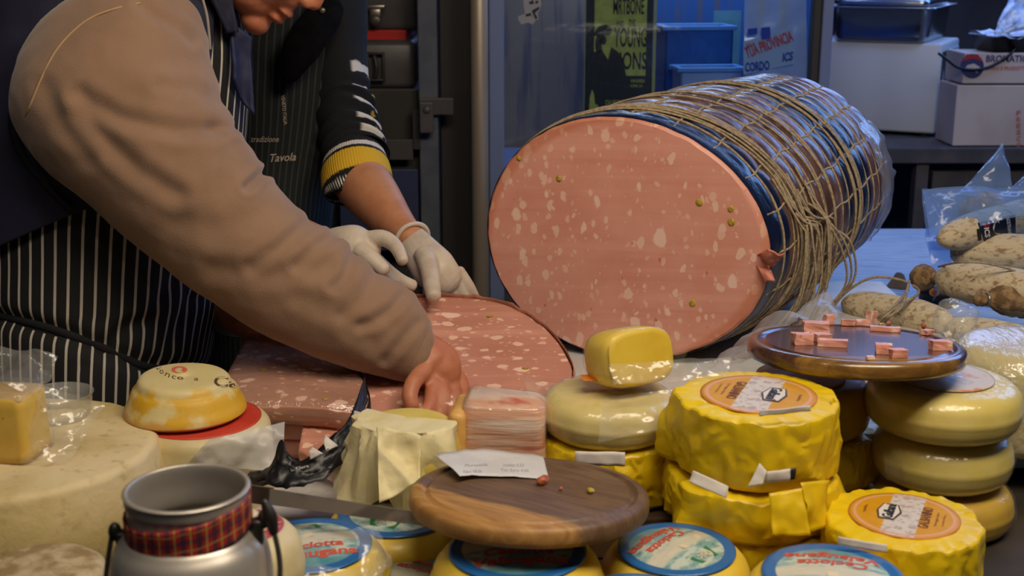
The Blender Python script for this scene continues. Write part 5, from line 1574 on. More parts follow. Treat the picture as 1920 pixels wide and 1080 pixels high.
# right stack of pale wheels
xr, yr = at(1772, 705, 1.68).x, at(1772, 705, 1.68).y
zt = at(1772, 700, 1.68).z
hs_ = [.072, .076, .0]
z1 = zt - .072; z2 = z1 - .074
pale_wheel('top pale wheel in glossy film under the right end of the upper board', xr, yr, z1, .0995, .071, M_yel2, 7, M_wrap, rt=.03)
lt = round_label(bpy.data.objects['round_cheese'] if False else COL.objects[-1].parent, 'label', .062, lambda r: .065 + .0034, simple('white_print_label', S(196, 180, 150), .4, S(200, 130, 60), 20, .5, .58), 0, (0, 0))
pale_wheel('middle pale wheel of the right stack, clear film gathered on its left', xr + .006, yr + .005, z2, .090, .073, M_yel2, 9, M_wrap, rt=.03)
t = pale_wheel('lowest pale wheel of the right stack behind the labelled yellow wrap', xr + .012, yr, ZF, .090, z2 - ZF - .001, M_yel3, 13, M_wrap)
b = B(); sheet(b, [at(1652, 822, 1.63), at(1690, 868, 1.585), at(1700, 925, 1.585), at(1664, 900, 1.62)], 12, 12, .006, 30, .006, 4, .006); obj('film_fold', local(b, t.location), M_wrap, t)

# darker wheels behind the middle stack
q = at(1518, 704, 1.75)
hh = .075
t = thing('round_cheese', 'deep yellow wheel with an orange printed top under the left end of the upper board', 'cheese', (q.x, q.y, q.z - hh), group='pale cheese wheels in clear plastic')
b = B(); lathe(b, puck(.083, hh - .002, .022, .02, .003, .002), 72); obj('cheese', b, M_yel3, t)
lb = round_label(t, 'label', .060, lambda r: hh + .0004, simple('orange_cream_label', S(224, 170, 100), .5, S(206, 196, 170), 12, .48, .56), 0, (-.012, 0))
b = B(); join(b, ftext('SOTTILETTA', .05, .012, -.03, -.03, -.25, .03)); 
for v in b.verts: v.co.z = hh + .0016
obj('lettering', b, M_ink, lb, False)
wrapped('yellow paper wrapped wheel in shade behind the middle stack', 1535, 704, 1.75, .0795, .072, 71, 0, False, 1.2, 0, q.z - hh - .073)
plain('round_cheese', 'shaded deep yellow wheel at the bottom behind the middle stack', q.x + .022, q.y, ZF, .078, q.z - hh - .074 - ZF, M_yel3, group='pale cheese wheels in clear plastic')

# right edge wheel in netting-like film
M_net = film('textured_film', (1, 1, 1, 1), .22, (.85, .88, .95, 1), .14, .2, 90, 1.0, .004, .4, ani=(1, .25, 1))
q = at(1925, 640, 1.86)
t = thing('round_cheese', 'wheel in ribbed silvery film at the right edge beside the upper board', 'cheese', (q.x, q.y, ZR), group='pale cheese wheels in clear plastic')
hh = q.z - ZR
b = B(); lathe(b, puck(.103, hh, .035, .02, .003, .004), 72); obj('cheese', b, M_yel2, t)
b = B(); lathe(b, puck(.106, hh + .002, .036, .02, .003, .004), 90, lambda r, th, z: (r * (1 + .012 * fb((cos(th) * 4, sin(th) * 4, z * 30), 3)), max(.0005, z))); obj('ribbed_film', b, M_net, t)

# ---- far left: the big wheel with a wrapped wedge on it
q = at(22, 832, 1.61)
hh = q.z - ZF
tw = thing('large_round_cheese', 'large flat straw coloured cheese wheel at the left edge', 'cheese', (q.x, q.y, ZF))
b = B(); lathe(b, puck(.179, hh, .012, .03, .008, .002, 14, 14, 6), 140, lambda r, th, z: (r * (1 + .006 * fb((cos(th) * 3, sin(th) * 3, z * 14), 3)), max(z + .0018 * fb((r * cos(th) * 22, r * sin(th) * 22, z * 8), 3), 0))); obj('wheel', b, M_rind, tw)
M_hole = Mx('yellow_holed_cheese', S(224, 186, 70), .45, sss=.15, sssr=(1, .8, .3))
M_hole.mix(M_hole.math('MULTIPLY', M_hole.ramp(M_hole.voro(70), .10, .16, True), .7), S(150, 112, 34)); M_hole.mix(M_hole.ramp(M_hole.noise(14, 3), .4, .7), S(214, 172, 54)); M_hole = M_hole.done()
p0 = at(-10, 850, 1.545)
tz = q.z + .003
def wedge(bm, k=1.0, w=.105, dp=.07, h=.076):
    rows = []
    for i in range(9):
        zz = h * i / 8
        f = 1.0 - .04 * (i / 8)
        rr = [V((x * f * k, y * f * k, zz * (k if i else 1))) for x, y in rrect(w, dp, .010, 6)]
        rows.append(rr)
    rows.append([V((x * .90 * k, y * .88 * k, h * k + .004)) for x, y in rrect(w, dp, .012, 6)])
    grid_faces(bm, rows, True, True, True); return bm
t = thing('cheese_wedge', 'wedge of yellow holed cheese in crackling film lying on the large wheel', 'cheese', (p0.x - .005, p0.y + .03, tz), rz=-.12)
b = B(); wedge(b); obj('cheese', b, M_hole, t, True)
b = B(); box(b, (0, 0, .0765), (.098, .064, .009), bev=.004); obj('rind', b, simple('wedge_rind', S(196, 164, 110), .6, S(176, 142, 92), 20), t)
b = B(); wedge(b, 1.05)
for v in b.verts: v.co += V((v.co.x, v.co.y, 0)).normalized() * .004 * abs(fb(v.co * 34, 2)) + V((0, 0, .006 * abs(fb(v.co * 30 + V((3, 3, 3)), 2)) if v.co.z > .05 else 0)); v.co.z = max(v.co.z, .0006)
obj('cling_film', b, M_wrap, t)
b = B(); sheet(b, [(.045, -.04, .004), (.10, -.03, .003), (.125, .03, .055), (.045, .02, .082)], 20, 20, .010, 26, .006, 4, .012); obj('cling_film', b, M_wrapb, t)
b = B(); sheet(b, [(-.06, .0, .085), (.055, -.01, .085), (.06, .05, .108), (-.06, .05, .115)], 22, 14, .012, 26, .006, 7, .014); obj('cling_film', b, M_wrapb, t)
# clear plastic bowl behind the wedge
q3 = at(100, 745, 1.70)
t = thing('clear_tub', 'clear plastic tub standing on the large wheel behind the wrapped wedge', 'tub', (q3.x + .01, q3.y - .01, q.z + .002))
b = B(); lathe(b, [(.046, .034), (.044, .034), (.040, .015), (.036, .002)], 48, None, False); obj('tub', b, M_wrapb, t, solid=.001)

# ---- fresh cheese with printed top on the red labelled wheel
M_caci = Mx('fresh_printed_rind', S(228, 210, 170), .5, sss=.15, sssr=(1, .8, .3))
zc_ = M_caci.xyz()
zz = M_caci.math('ADD', zc_[2], M_caci.math('MULTIPLY', M_caci.math('SUBTRACT', M_caci.noise(16, 4), .5), .06))
bandm = M_caci.math('MULTIPLY', M_caci.ramp(zz, .004, .012), M_caci.ramp(zz, .044, .052, True))
M_caci.mix(M_caci.math('MULTIPLY', M_caci.ramp(M_caci.noise(7, 2), .3, .5), .6), S(214, 196, 120))
M_caci.mix(M_caci.math('MULTIPLY', bandm, M_caci.ramp(M_caci.noise(22, 4), .42, .56)), S(220, 172, 40)).mix(M_caci.math('MULTIPLY', M_caci.ramp(zz, .016, .004), .7), S(206, 140, 30)).bump(M_caci.noise(40, 4), .3, .003)
M_caci = M_caci.done()
q = at(350, 703, 1.715)
zr2 = at(345, 815, 1.655).z
hh = q.z - zr2
t = thing('fresh_cheese', 'fresh yellowish cheese with printed letters on its top, on the red labelled wheel', 'cheese', (q.x - .004, q.y, zr2))
prof = [(.001, hh), (.02, hh), (.04, hh - .0005), (.054, hh - .0015), (.060, hh - .005), (.064, hh - .013), (.0695, hh * .66), (.0755, hh * .42), (.0800, hh * .26), (.0815, hh * .14), (.079, .006), (.068, .0005), (.03, 0)]
prof = [cr(prof, i / 44) for i in range(45)]
b = B(); lathe(b, [(max(r, .0005), max(z, 0)) for r, z in prof], 96, lambda r, th, z: (r * (1 + .025 * fb((cos(th) * 1.2 + 3, sin(th) * 1.2, z * 8), 2)), z * (1 + .04 * cos(th - 2.6))))
bw = b.copy(); move(bw, Matrix.Translation(t.location)); cb = BVHTree.FromBMesh(bw); bw.free()
ch = obj('cheese', b, M_caci, t)
M_fade = simple('faded_brown_ink', S(84, 64, 48), .6)
b = B()
for a in (('Ca', 424, 716, 46, 20, .06, .02), ('d', 296, 688, 9, 9, -.8, .0), ('o', 303, 697, 8, 7, .6, 0), ('n', 314, 703, 9, 7, .45, 0), ('c', 326, 707, 8, 6, .3, 0), ('o', 338, 709, 12, 5, .15, .02), ('a', 368, 711, 8, 5, 0, 0)):
    join(b, stick(px_text(*a), cb, .0008))
obj('lettering', local(b, t.location), M_fade, ch, False)
b = B()
vs = [b.verts.new((336 + 15 * cos(2 * pi * i / 24), 693 + 6.5 * sin(2 * pi * i / 24), 0)) for i in range(24)]; b.faces.new(vs); stick(b, cb, .0007); obj('red_stamp', local(b, t.location), simple('pink_red_stamp', S(222, 104, 92), .6), ch, False)
# wheel below with red label
q = V(t.location)
t = thing('round_cheese', 'pale wheel with a red label under the fresh printed cheese', 'cheese', (q.x + .022, q.y - .010, ZF))
hb_ = zr2 - ZF - .002
b = B(); lathe(b, puck(.092, hb_, .016, .016, .003, .0005), 72); obj('cheese', b, M_ivory, t)
round_label(t, 'label', .080, lambda r: hb_ + .0004, simple('red_label', S(206, 70, 52), .4, S(194, 58, 44), 10), 0)
b = B(); sheet(b, [(.0, -.098, hb_ - .03), (.12, -.075, hb_ - .045), (.118, -.03, hb_ + .006), (.03, -.085, hb_ + .004)], 22, 14, .008, 24, .006, 5, .010); obj('film_fold', b, film('grey_film', (1, 1, 1, 1), .6, (.62, .60, .57, 1), .02, .3, 20, .5, .006, .3), t)

# ---- rind cheese at the bottom left corner and the red ringed one behind the can
q = at(78, 1060, 1.35)
M_mould = Mx('mottled_rind', S(192, 172, 134), .7)
M_mould.mix(M_mould.ramp(M_mould.noise(26, 5), .42, .6), S(150, 124, 84)).mix(M_mould.math('MULTIPLY', M_mould.ramp(M_mould.noise(12, 3), .55, .7), .8), S(206, 170, 104)).bump(M_mould.noise(60, 5), .5, .004); M_mould = M_mould.done()
t = thing('rind_cheese', 'small mottled rind cheese in the bottom left corner', 'cheese', (q.x, q.y, ZF))
hh = q.z - ZF
b = B(); lathe(b, puck(.068, hh, .02, .02, .003, .002), 72, lambda r, th, z: (r * (1 + .02 * fb((cos(th) * 2, sin(th) * 2, z * 14), 3)), z + .0015 * fb((r * cos(th) * 40, r * sin(th) * 40, 3), 3))); obj('cheese', b, M_mould, t)
q = at(448, 962, 1.30)
plain('round_cheese', 'plain ivory cheese under the red ringed one behind the milk can', q.x, q.y + .01, ZF, .063, q.z - .098 - ZF, M_ivory, group='cheeses behind the milk can')
t = thing('ringed_cheese', 'ivory cheese with a red ring label right behind the milk can', 'cheese', (q.x, q.y + .01, q.z - .096))
hh = .096; dome = .016
b = B(); lathe(b, puck(.061, hh - dome, .035, .02, .002, dome), 72); obj('cheese', b, M_ivory, t)
zf = topfn(.061, hh - dome, .035, dome)
M_rring = Mx('red_ring_label', S(214, 196, 160), .5)
c3_ = M_rring.xyz(M_rring.uv); dx = M_rring.math('SUBTRACT', c3_[0], .5); dy = M_rring.math('SUBTRACT', c3_[1], .5)
r_ = M_rring.math('SQRT', M_rring.math('ADD', M_rring.math('MULTIPLY', dx, dx), M_rring.math('MULTIPLY', dy, dy)))
M_rring.mix(M_rring.math('MULTIPLY', M_rring.ramp(r_, .35, .36), M_rring.ramp(r_, .48, .49, True)), S(166, 66, 70)).mix(M_rring.math('MULTIPLY', M_rring.ramp(M_rring.noise(16, 3, M_rring.uv), .55, .6), M_rring.math('MULTIPLY', M_rring.ramp(r_, .38, .40), M_rring.ramp(r_, .45, .46, True))), S(206, 160, 140)); M_rring = M_rring.done()
def zfull(r):
    R_, rt = .061, .035
    if r <= R_ - rt: return zf(r)
    return hh - dome - rt + sqrt(max(0, rt * rt - (r - (R_ - rt)) ** 2))
round_label(t, 'label', .044, zfull, M_rring, 0)

# ---- soft cheese in parchment
M_parch = Mx('parchment_paper', S(226, 212, 164), .6)
M_parch.mix(M_parch.ramp(M_parch.noise(9, 4), .45, .7), S(214, 194, 128)).mix(M_parch.math('MULTIPLY', M_parch.ramp(M_parch.noise(7, 2), .6, .7), .6), S(206, 160, 74)).bump(M_parch.noise(30, 4), .5, .006); M_parch = M_parch.done()
q = at(742, 868, 1.60)
zb_ = at(742, 952, 1.56).z + .001
zt = at(750, 790, 1.60).z
t = thing('parchment_cheese', 'round soft cheese in torn pale parchment, in front of the mortadella pieces', 'cheese', (q.x + .014, q.y + .015, zb_))
hh = zt - zb_
M_soft = wax('soft_yellow_cheese', (224, 200, 104), (210, 182, 78), .45, .1)
b = B(); lathe(b, puck(.064, hh, .02, .02, .004, .003), 64); obj('cheese', b, M_soft, t)
b = B(); rows = []
for i in range(26):
    v = i / 25
    row = []
    for j in range(61):
        a = radians(150) + radians(200) * j / 60      # around the front, left to right
        edge = .04 + .10 * fb((a * 2.2, 3, 1), 2)
        if v < .35:
            r = .064 * (v / .35) ** .8 + .002; z = hh + .005 + .002 * fb((r * cos(a) * 30, r * sin(a) * 30, 2), 2)
        else:
            f = (v - .35) / .65
            r = .0675 + .022 * f * (1.15 if a < radians(240) else .5) + .009 * plin(a * 4, f * 3, 1000, 3) - .004 + .008 * max(0, sin(a * 7)) * f
            z = hh + .004 - (hh + .002) * f * (1.0 + .16 * fb((a * 2.4, 1, 7), 2))
        p = V((r * cos(a), r * sin(a), max(z, .0008)))
        row.append(p + V((0, 0, 0)))
    rows.append(row)
grid_faces(b, rows, False); 
pc = obj('parchment', b, M_parch, t, solid=.0008); pc.modifiers.new('edges', 'EDGE_SPLIT').split_angle = radians(26)
b = B(); sheet(b, [at(706, 800, 1.525), at(790, 818, 1.53), at(788, 900, 1.50), at(712, 940, 1.485)], 24, 26, .008, 22, .010, 6, .022); obj('parchment_flap', local(b, t.location), M_parch, t, solid=.0008)

# ---- film wrapped washed rind block
M_block = Mx('washed_rind_block', S(214, 160, 128), .4, coat=.5)
M_block.mix(M_block.ramp(M_block.noise(14, 5, M_block.mapping((.6, 1, 5))), .42, .6), S(226, 200, 180)).mix(M_block.math('MULTIPLY', M_block.ramp(M_block.noise(10, 4, M_block.mapping((.8, 1, 6))), .56, .66), .8), S(186, 84, 58)).bump(M_block.noise(18, 4, M_block.mapping((.5, 1, 7))), .6, .005)
M_block = M_block.done()
q = at(940, 800, 1.62)
zt = at(935, 752, 1.62).z
t = thing('washed_rind_cheese', 'block of orange streaked cheese in shrink film behind the front board', 'cheese', (q.x, q.y + .02, ZF), rz=-.10)
hh = zt - ZF
def blk(bm, k, w=.122, dp=.085):
    rows = []
    for i in range(11):
        v = i / 10
        zz = hh * v
        wd = w * (1 - .16 * v); 
        rows.append([V((x * k + .006 * v, y * k, zz if i == 0 else zz * (1 + (k - 1) * .4))) for x, y in rrect(wd, dp * (1 - .15 * v), .014, 6)])
    rows.append([V((x * .88 * k + .006, y * .86 * k, hh + .004)) for x, y in rrect(w * .84, dp * .85, .014, 6)])
    grid_faces(bm, rows, True, True, True)
    for v in bm.verts:
        v.co.z += (.006 * fb(v.co * 22, 2) - .10 * max(0, v.co.x + .02) * (v.co.z / hh)) if v.co.z > .01 else 0
    return bm
b = B(); blk(b, 1.0); obj('cheese', b, M_block, t)
b = B(); box(b, (-.052, -.004, hh * .5), (.022, .082, hh * .93), bev=.008); obj('rind_edge', b, simple('orange_yellow_rind', S(220, 172, 96), .5, S(206, 150, 76), 24), t)
b = B(); blk(b, 1.035)
for v in b.verts: v.co += V((v.co.x, v.co.y, 0)).normalized() * .002 * fb(v.co * 50, 2)
obj('shrink_film', b, M_wrap, t)
b = B(); box(b, (.005, -.0435, hh - .10), (.05, .002, .02)); obj('red_label', b, simple('label_red_pink', S(200, 44, 60), .4), t)
b = B(); sheet(b, [(-.075, -.02, hh - .03), (-.05, -.035, hh - .05), (-.045, -.01, hh + .01), (-.08, .0, hh + .004)], 12, 12, .006, 40, .004, 3, .008); obj('film_tail', b, M_wrap, t)
# ================================================================ boards, can, knife
def wood(name, light, dark, stain=None, rough=.5, coat=0.0, ang=0.0, cut=0.0):
    x = Mx(name, S(*light), rough, coat=coat)
    m = x.mapping((1, 7, 3), (0, 0, 0), (0, 0, 0), x.mapping((1, 1, 1), (0, 0, ang)))
    n = x.noise(16, 5, m, .6, .6)
    x.mix(x.ramp(n, .35, .68), S(*dark))
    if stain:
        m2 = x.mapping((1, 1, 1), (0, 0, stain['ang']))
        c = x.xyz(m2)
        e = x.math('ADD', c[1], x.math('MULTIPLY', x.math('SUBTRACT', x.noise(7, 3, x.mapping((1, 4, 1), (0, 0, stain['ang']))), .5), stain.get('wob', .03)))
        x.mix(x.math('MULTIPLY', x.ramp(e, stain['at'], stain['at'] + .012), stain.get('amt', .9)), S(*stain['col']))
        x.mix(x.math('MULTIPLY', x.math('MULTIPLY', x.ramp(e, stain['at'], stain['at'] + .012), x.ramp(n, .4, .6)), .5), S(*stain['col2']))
    x.bump(n, .2, .001)
    return x.done()
def board(lab, loc, R, th, mat, rot, group='round wooden boards'):
    t = thing('wooden_board', lab, 'board', loc, group=group)
    t.rotation_euler = rot
    p = [(.001, th), (R * .3, th), (R * .6, th), (R * .80, th), (R * .835, th), (R * .85, th - .002), (R * .87, th - .0035), (R * .89, th - .002), (R * .905, th), (R * .95, th), (R * .985, th - .0025), (R, th - .007), (R, .007), (R * .985, .0025), (R * .95, 0), (R * .5, 0)]
    b = B(); lathe(b, p, 120); o = obj('board', b, mat, t); o.modifiers.new('edges', 'EDGE_SPLIT').split_angle = radians(40)
    return t
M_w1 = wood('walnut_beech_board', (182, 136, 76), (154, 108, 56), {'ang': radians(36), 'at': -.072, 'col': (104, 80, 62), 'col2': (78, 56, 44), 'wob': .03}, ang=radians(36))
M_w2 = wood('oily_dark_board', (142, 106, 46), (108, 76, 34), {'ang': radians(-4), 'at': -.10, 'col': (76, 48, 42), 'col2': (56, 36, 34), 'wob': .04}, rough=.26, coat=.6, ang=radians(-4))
c = at(992, 918, 1.43)
th = .024
Rb = 225 * 1.43 / FPX
nt = radians(1.5)
fb1 = board('round wooden board in front with a paper receipt on it', (c.x, c.y, c.z - th), Rb, th, M_w1, (radians(-6.0), radians(1.2), 0))
def on_board(t, x, y, z): return t.matrix_basis @ V((x, y, z))
bpy.context.view_layer.update()
def bxy(t, px, py, th):
    """board-local x, y seen at a pixel"""
    M = t.matrix_basis; n = M.to_3x3() @ V((0, 0, 1)); p0 = M @ V((0, 0, th))
    r = at(px, py, 1) - CAM
    return M.inverted() @ (CAM + r * ((p0 - CAM).dot(n) / r.dot(n)))
# receipt: torn strip, one end curling up
M_rec = simple('receipt_paper', S(214, 212, 212), .6, S(204, 202, 202), 20)
b = B(); rows = []
A = [bxy(fb1, *p, th) for p in ((816, 872), (870, 858), (935, 854), (1018, 858))]; Bq = [bxy(fb1, *p, th) for p in ((862, 908), (890, 900), (938, 898), (1029, 900))]
for i in range(31):
    u = i / 30
    a = V(cr([tuple(p) for p in A], u)); c_ = V(cr([tuple(p) for p in Bq], u))
    row = []
    for j in range(9):
        v = j / 8
        p = a.lerp(c_, v) + V((0, 0, .002 + .010 * (1 - u) ** 2 * (1 - .2 * v) + .007 * sin(pi * u) * (1 - v) * .6 + .0015 * fb((u * 6, v * 2, 0), 2)))
        if j == 8: p += (c_ - a).normalized() * .0015 * fb((u * 24, 0, 0), 2)
        row.append(p)
    rows.append(row)
grid_faces(b, rows, False)
move(b, fb1.matrix_basis)
rb_ = BVHTree.FromBMesh(b)
rc = thing('paper_receipt', 'torn white paper receipt curling on the front wooden board', 'receipt', fb1.matrix_basis @ V((0, .04, th)))
ro = obj('paper', local(b, rc.location), M_rec, rc, solid=.0003)
b = B()
for a in (('Insalata 0.53', 962, 872, 40, 6, .02, 0), ('Tot. Euro 4,20', 965, 882, 52, 6, .02, 0), ('Mortadella', 893, 872, 42, 5, -.04, 0), ('Data 18:26', 886, 884, 34, 5, -.04, 0)):
    join(b, stick(px_text(*a), rb_, .0006))
obj('lettering', local(b, rc.location), simple('faded_ink', S(120, 116, 120), .7), ro, False)
def crumb(name, lab, t, px, py, th, size, mat, seed, cat='scrap', group=None, flat=.6):
    p = bxy(t, px, py, th)
    b = B(); ball(b, (0, 0, 0), size, None, 2)
    for v in b.verts:
        v.co *= 1 + .35 * fb(v.co / max(size) * 1.2 + V((seed, seed, 0)), 2)
    zmin = min(v.co.z for v in b.verts)
    for v in b.verts: v.co.z -= zmin
    w = t.matrix_basis @ V((p.x, p.y, th + .0006))
    move(b, Matrix.Rotation(seed * 1.3, 4, 'Z'))
    o = obj(name, b, mat, None, False); o.location = w
    return setp(o, lab, cat, group)
M_crumb = simple('browned_meat', S(186, 104, 68), .5, S(150, 72, 44), 60)
M_mcube = meat('mortadella_scrap_cut', (1, 1, 1), .3, seed=5)
crumb('meat_crumb', 'brown scrap of meat on the front board by the receipt', fb1, 1017, 909, th, (.0085, .006, .005), M_crumb, 3)
crumb('pistachio_crumb', 'broken pistachio on the front board, right of the brown scrap', fb1, 1107, 925, th, (.005, .0035, .003), M_pist, 4)
crumb('meat_crumb', 'tiny pink scrap on the front board between the brown scrap and the pistachio', fb1, 1052, 920, th, (.003, .0022, .002), M_crumb, 6)

c = at(1605, 642, 1.68)
th2 = .023
R2 = 200 * 1.68 / FPX
ub = board('round dark wooden board with mortadella scraps across the cheese stacks', (c.x, c.y, c.z - th2), R2, th2, M_w2, (radians(-6.0), radians(0.6), 0))
bpy.context.view_layer.update()
def chunk(lab, px, py, s, rz, seed, hgt=None):
    p = bxy(ub, px, py, th2)
    b = B(); box(b, (0, 0, s[2] / 2), s)
    bmesh.ops.subdivide_edges(b, edges=b.edges, cuts=2, use_grid_fill=True)
    for v in b.verts: v.co += V((fb(v.co * 90 + V((seed, 0, 0)), 2), fb(v.co * 90 + V((0, seed, 0)), 2), 0)) * .0022 * 1; v.co.z *= 1 + .12 * fb((v.co.x * 90, v.co.y * 90, seed), 2)
    ul = b.loops.layers.uv.verify()
    for f in b.faces:
        for lp in f.loops: lp[ul].uv = (lp.vert.co.x + seed, lp.vert.co.y + lp.vert.co.z)
    move(b, Matrix.Rotation(rz, 4, 'Z'))
    o = obj('mortadella_scrap', b, M_mcube, None, False); o.location = ub.matrix_basis @ V((p.x, p.y, th2 + .0004 + (hgt or 0)))
    o.rotation_euler = ub.rotation_euler
    return setp(o, lab, 'meat scrap', 'mortadella scraps on the upper board')
chunk('square mortadella chunk at the left front of the scraps on the upper board', 1504, 645, (.024, .020, .014), .1, 1)
chunk('larger mortadella chunk behind the square one on the upper board', 1530, 623, (.034, .022, .014), -.1, 2)
chunk('thin mortadella strip lying in front of the chunk pile on the upper board', 1562, 650, (.036, .012, .009), -.25, 3)
chunk('pale mortadella scrap in the middle of the chunk pile on the upper board', 1540, 640, (.022, .018, .010), .3, 4)
chunk('small upright mortadella scrap behind the chunk pile', 1553, 608, (.013, .010, .013), .4, 5)
chunk('left one of the thin scraps along the back of the upper board', 1590, 610, (.020, .011, .008), -.2, 6)
chunk('middle one of the thin scraps along the back of the upper board', 1617, 609, (.020, .008, .007), .3, 7)
chunk('taller ragged scrap at the back edge of the upper board', 1634, 605, (.013, .010, .016), .5, 8)
chunk('long flat scrap right of the back scraps on the upper board', 1660, 621, (.040, .013, .006), -.3, 9)
chunk('small triangular scrap at the right of the upper board', 1737, 627, (.016, .013, .006), .6, 10)
chunk('left chunk of the pair near the front edge of the upper board', 1657, 663, (.020, .014, .012), -.3, 11)
chunk('right chunk of the pair near the front edge of the upper board', 1684, 670, (.020, .012, .010), .2, 12)
chunk('pink chunk at the right front edge of the upper board', 1763, 656, (.026, .013, .012), .15, 13)
chunk('tiny scrap left of the front pair on the upper board', 1632, 674, (.010, .006, .004), .2, 14)
crumb('pistachio_crumb', 'dark pistachio bit among the back scraps on the upper board', ub, 1651, 613, th2, (.004, .003, .003), M_pist, 8)
crumb('meat_crumb', 'red bit beside the dark pistachio on the upper board', ub, 1665, 613, th2, (.004, .003, .004), M_crumb, 10)
crumb('meat_crumb', 'brown bit behind the triangular scrap on the upper board', ub, 1731, 618, th2, (.004, .003, .004), M_crumb, 12)

# ---- milk can
M_alum = Mx('worn_aluminium', S(196, 188, 176), .36, metal=.6)
M_alum.mix(M_alum.ramp(M_alum.noise(10, 5), .5, .75), S(164, 154, 142)).bump(M_alum.noise(60, 4), .08, .001)
M_alum.roughv(M_alum.math('MULTIPLY_ADD', M_alum.noise(18, 4), .25, .26)); M_alum = M_alum.done()
q = at(350, 915, 1.133)
hz = q.z - ZF
kc = 1.133 / FPX
r0 = 116 * kc
t = thing('milk_can', 'small aluminium milk can with a tartan ribbon, in the front left', 'can', (q.x, q.y, ZF))
po = [(.001, .006), (.05, .006), (.066, .010), (.069, .02), (.0720, hz - .115), (.0710, hz - .074), (.0665, hz - .054), (.0590, hz - .043), (.0545, hz - .036), (.0532, hz - .016), (.0545, hz - .010), (r0, hz - .003), (r0 + .001, hz), (r0 - .0022, hz + .0015), (r0 - .004, hz - .002), (.0510, hz - .018), (.0508, hz - .038), (.058, hz - .048), (.066, hz - .070), (.066, .03), (.001, .02)]
kk = r0 / .055
po = [(r * kk if r > .002 else r, z) for r, z in po]
rows = [cr(po, i / 110) for i in range(111)]
b = B(); lathe(b, [(max(r, .0004), z) for r, z in reversed(rows)], 96, None, True); o = obj('body', b, M_alum, t)
M_tart = Mx('tartan_ribbon', S(166, 36, 34), .55)
ut = M_tart.xyz(M_tart.uv)
def tb_(axis, n, lo, hi, off=0.0):
    f = M_tart.math('FRACT', M_tart.math('ADD', M_tart.math('MULTIPLY', ut[axis], n), off)); return M_tart.math('MULTIPLY', M_tart.math('GREATER_THAN', f, lo), M_tart.math('LESS_THAN', f, hi))
M_tart.mix(M_tart.math('MULTIPLY', tb_(0, 26, .0, .34), .75), S(40, 34, 58)).mix(M_tart.math('MULTIPLY', tb_(1, 2, .0, .3), .65), S(44, 40, 60)).mix(M_tart.math('MULTIPLY', tb_(0, 26, .6, .68), .7), S(186, 176, 80)).mix(M_tart.math('MULTIPLY', tb_(1, 2, .62, .70), .6), S(170, 160, 80)).bump(M_tart.noise(60, 3), .3, .002)
M_tart = M_tart.done()
b = B(); rows = []
for i in range(9):
    v = i / 8
    rows.append([V((.0560 * kk * cos(a) * (1 + .02 * fb((a * 2, v, 1), 2)), .0560 * kk * sin(a) * (1 + .02 * fb((a * 2, v, 1), 2)), hz - .044 + .031 * v + .009 * cos(a - .3) + .002 * fb((a * 3, v, 4), 2))) for a in (2 * pi * j / 90 for j in range(90))])
grid_faces(b, rows, True); rbn = obj('ribbon', b, M_tart, t, solid=.0008, label='red tartan ribbon tied round the neck')
b = B(); tube(b, [(-.066 * kk, -.012, hz - .085), (-.074 * kk, -.016, hz - .105), (-.080 * kk, -.010, hz - .13)], [.004, .009, .012], 10, 10, flat=.45); obj('ribbon_end', b, M_tart, rbn)
b = B(); tube(b, [(-.060 * kk, -.01, hz - .062), (-.058 * kk, -.022, hz - .078), (-.048 * kk, -.038, hz - .088), (-.03 * kk, -.05, hz - .092)], .0017, 8, 20); obj('yellow_cord', b, simple('yellow_cord', S(196, 170, 40), .6), rbn)
M_wire = simple('blackened_wire', S(70, 66, 62), .45, metal=.8)
for sx in (-1, 1):
    b = B()
    box(b, (sx * .061 * kk, 0, hz - .042 - .012 * (sx < 0)), (.010, .014, .026), bev=.003); ball(b, (sx * .067 * kk, 0, hz - .030 - .012 * (sx < 0)), (.006, .006, .009))
    obj('handle_lug', b, M_wire, t)
b = B()
pts = [(-.070 * kk, 0, hz - .045), (-.073 * kk, -.02, hz - .085), (-.065 * kk, -.05, hz - .125), (-.03 * kk, -.075, hz - .165), (.03 * kk, -.075, hz - .165), (.074 * kk, -.05, hz - .12), (.083 * kk, -.02, hz - .075), (.076 * kk, -.003, hz - .040), (.068 * kk, 0, hz - .025)]
tube(b, pts, .0024, 8, 60); ho = obj('bail_handle', b, M_wire, t)
b = B(); tube(b, [(.068 * kk, 0, hz - .012), (.073 * kk, -.001, hz - .026), (.076 * kk, -.003, hz - .042)], [.003, .0065, .004], 10, 10); obj('handle_end', b, M_wire, ho)

# ---- knife lying over the front row
M_blade = Mx('worn_knife_steel', S(150, 138, 128), .4, metal=.4)
M_blade.mix(M_blade.ramp(M_blade.noise(18, 4, M_blade.mapping((.3, 3, 1))), .45, .65), S(112, 102, 94)); M_blade = M_blade.done()
a = at(524, 934, 1.47); z_ = at(836, 980, 1.40)
t = thing('knife', 'long worn knife blade lying across the front row beside the milk can', 'knife', (a + z_) / 2)
ax = (z_ - a); L = ax.length; ax.normalize(); wv = V((0, .35, .94)).cross(ax).cross(ax) * -1; wv.normalize()
nn = ax.cross(wv)
def kbar(bm, s0, s1, w0, w1, th):
    P = []
    for s, w in ((s0, w0), ((s0 + s1) / 2, (w0 + w1) / 2), (s1, w1)):
        m_ = ax * (s - .5) * L
        P.append([m_ + wv * w / 2 + nn * th * .5, m_ + wv * w / 2 - nn * th * .5, m_ - wv * w / 2 - nn * th * .12, m_ - wv * w / 2 + nn * th * .12])
    grid_faces(bm, P, True, True, True); return bm
b = B(); kbar(b, -.06, 1.02, .018, .013, .004); obj('blade', b, M_blade, t, False)
b = B(); kbar(b, -.46, -.06, .022, .020, .012); obj('handle', b, simple('dark_wood_handle', S(74, 58, 50), .5, S(54, 42, 36), 30), t, False)

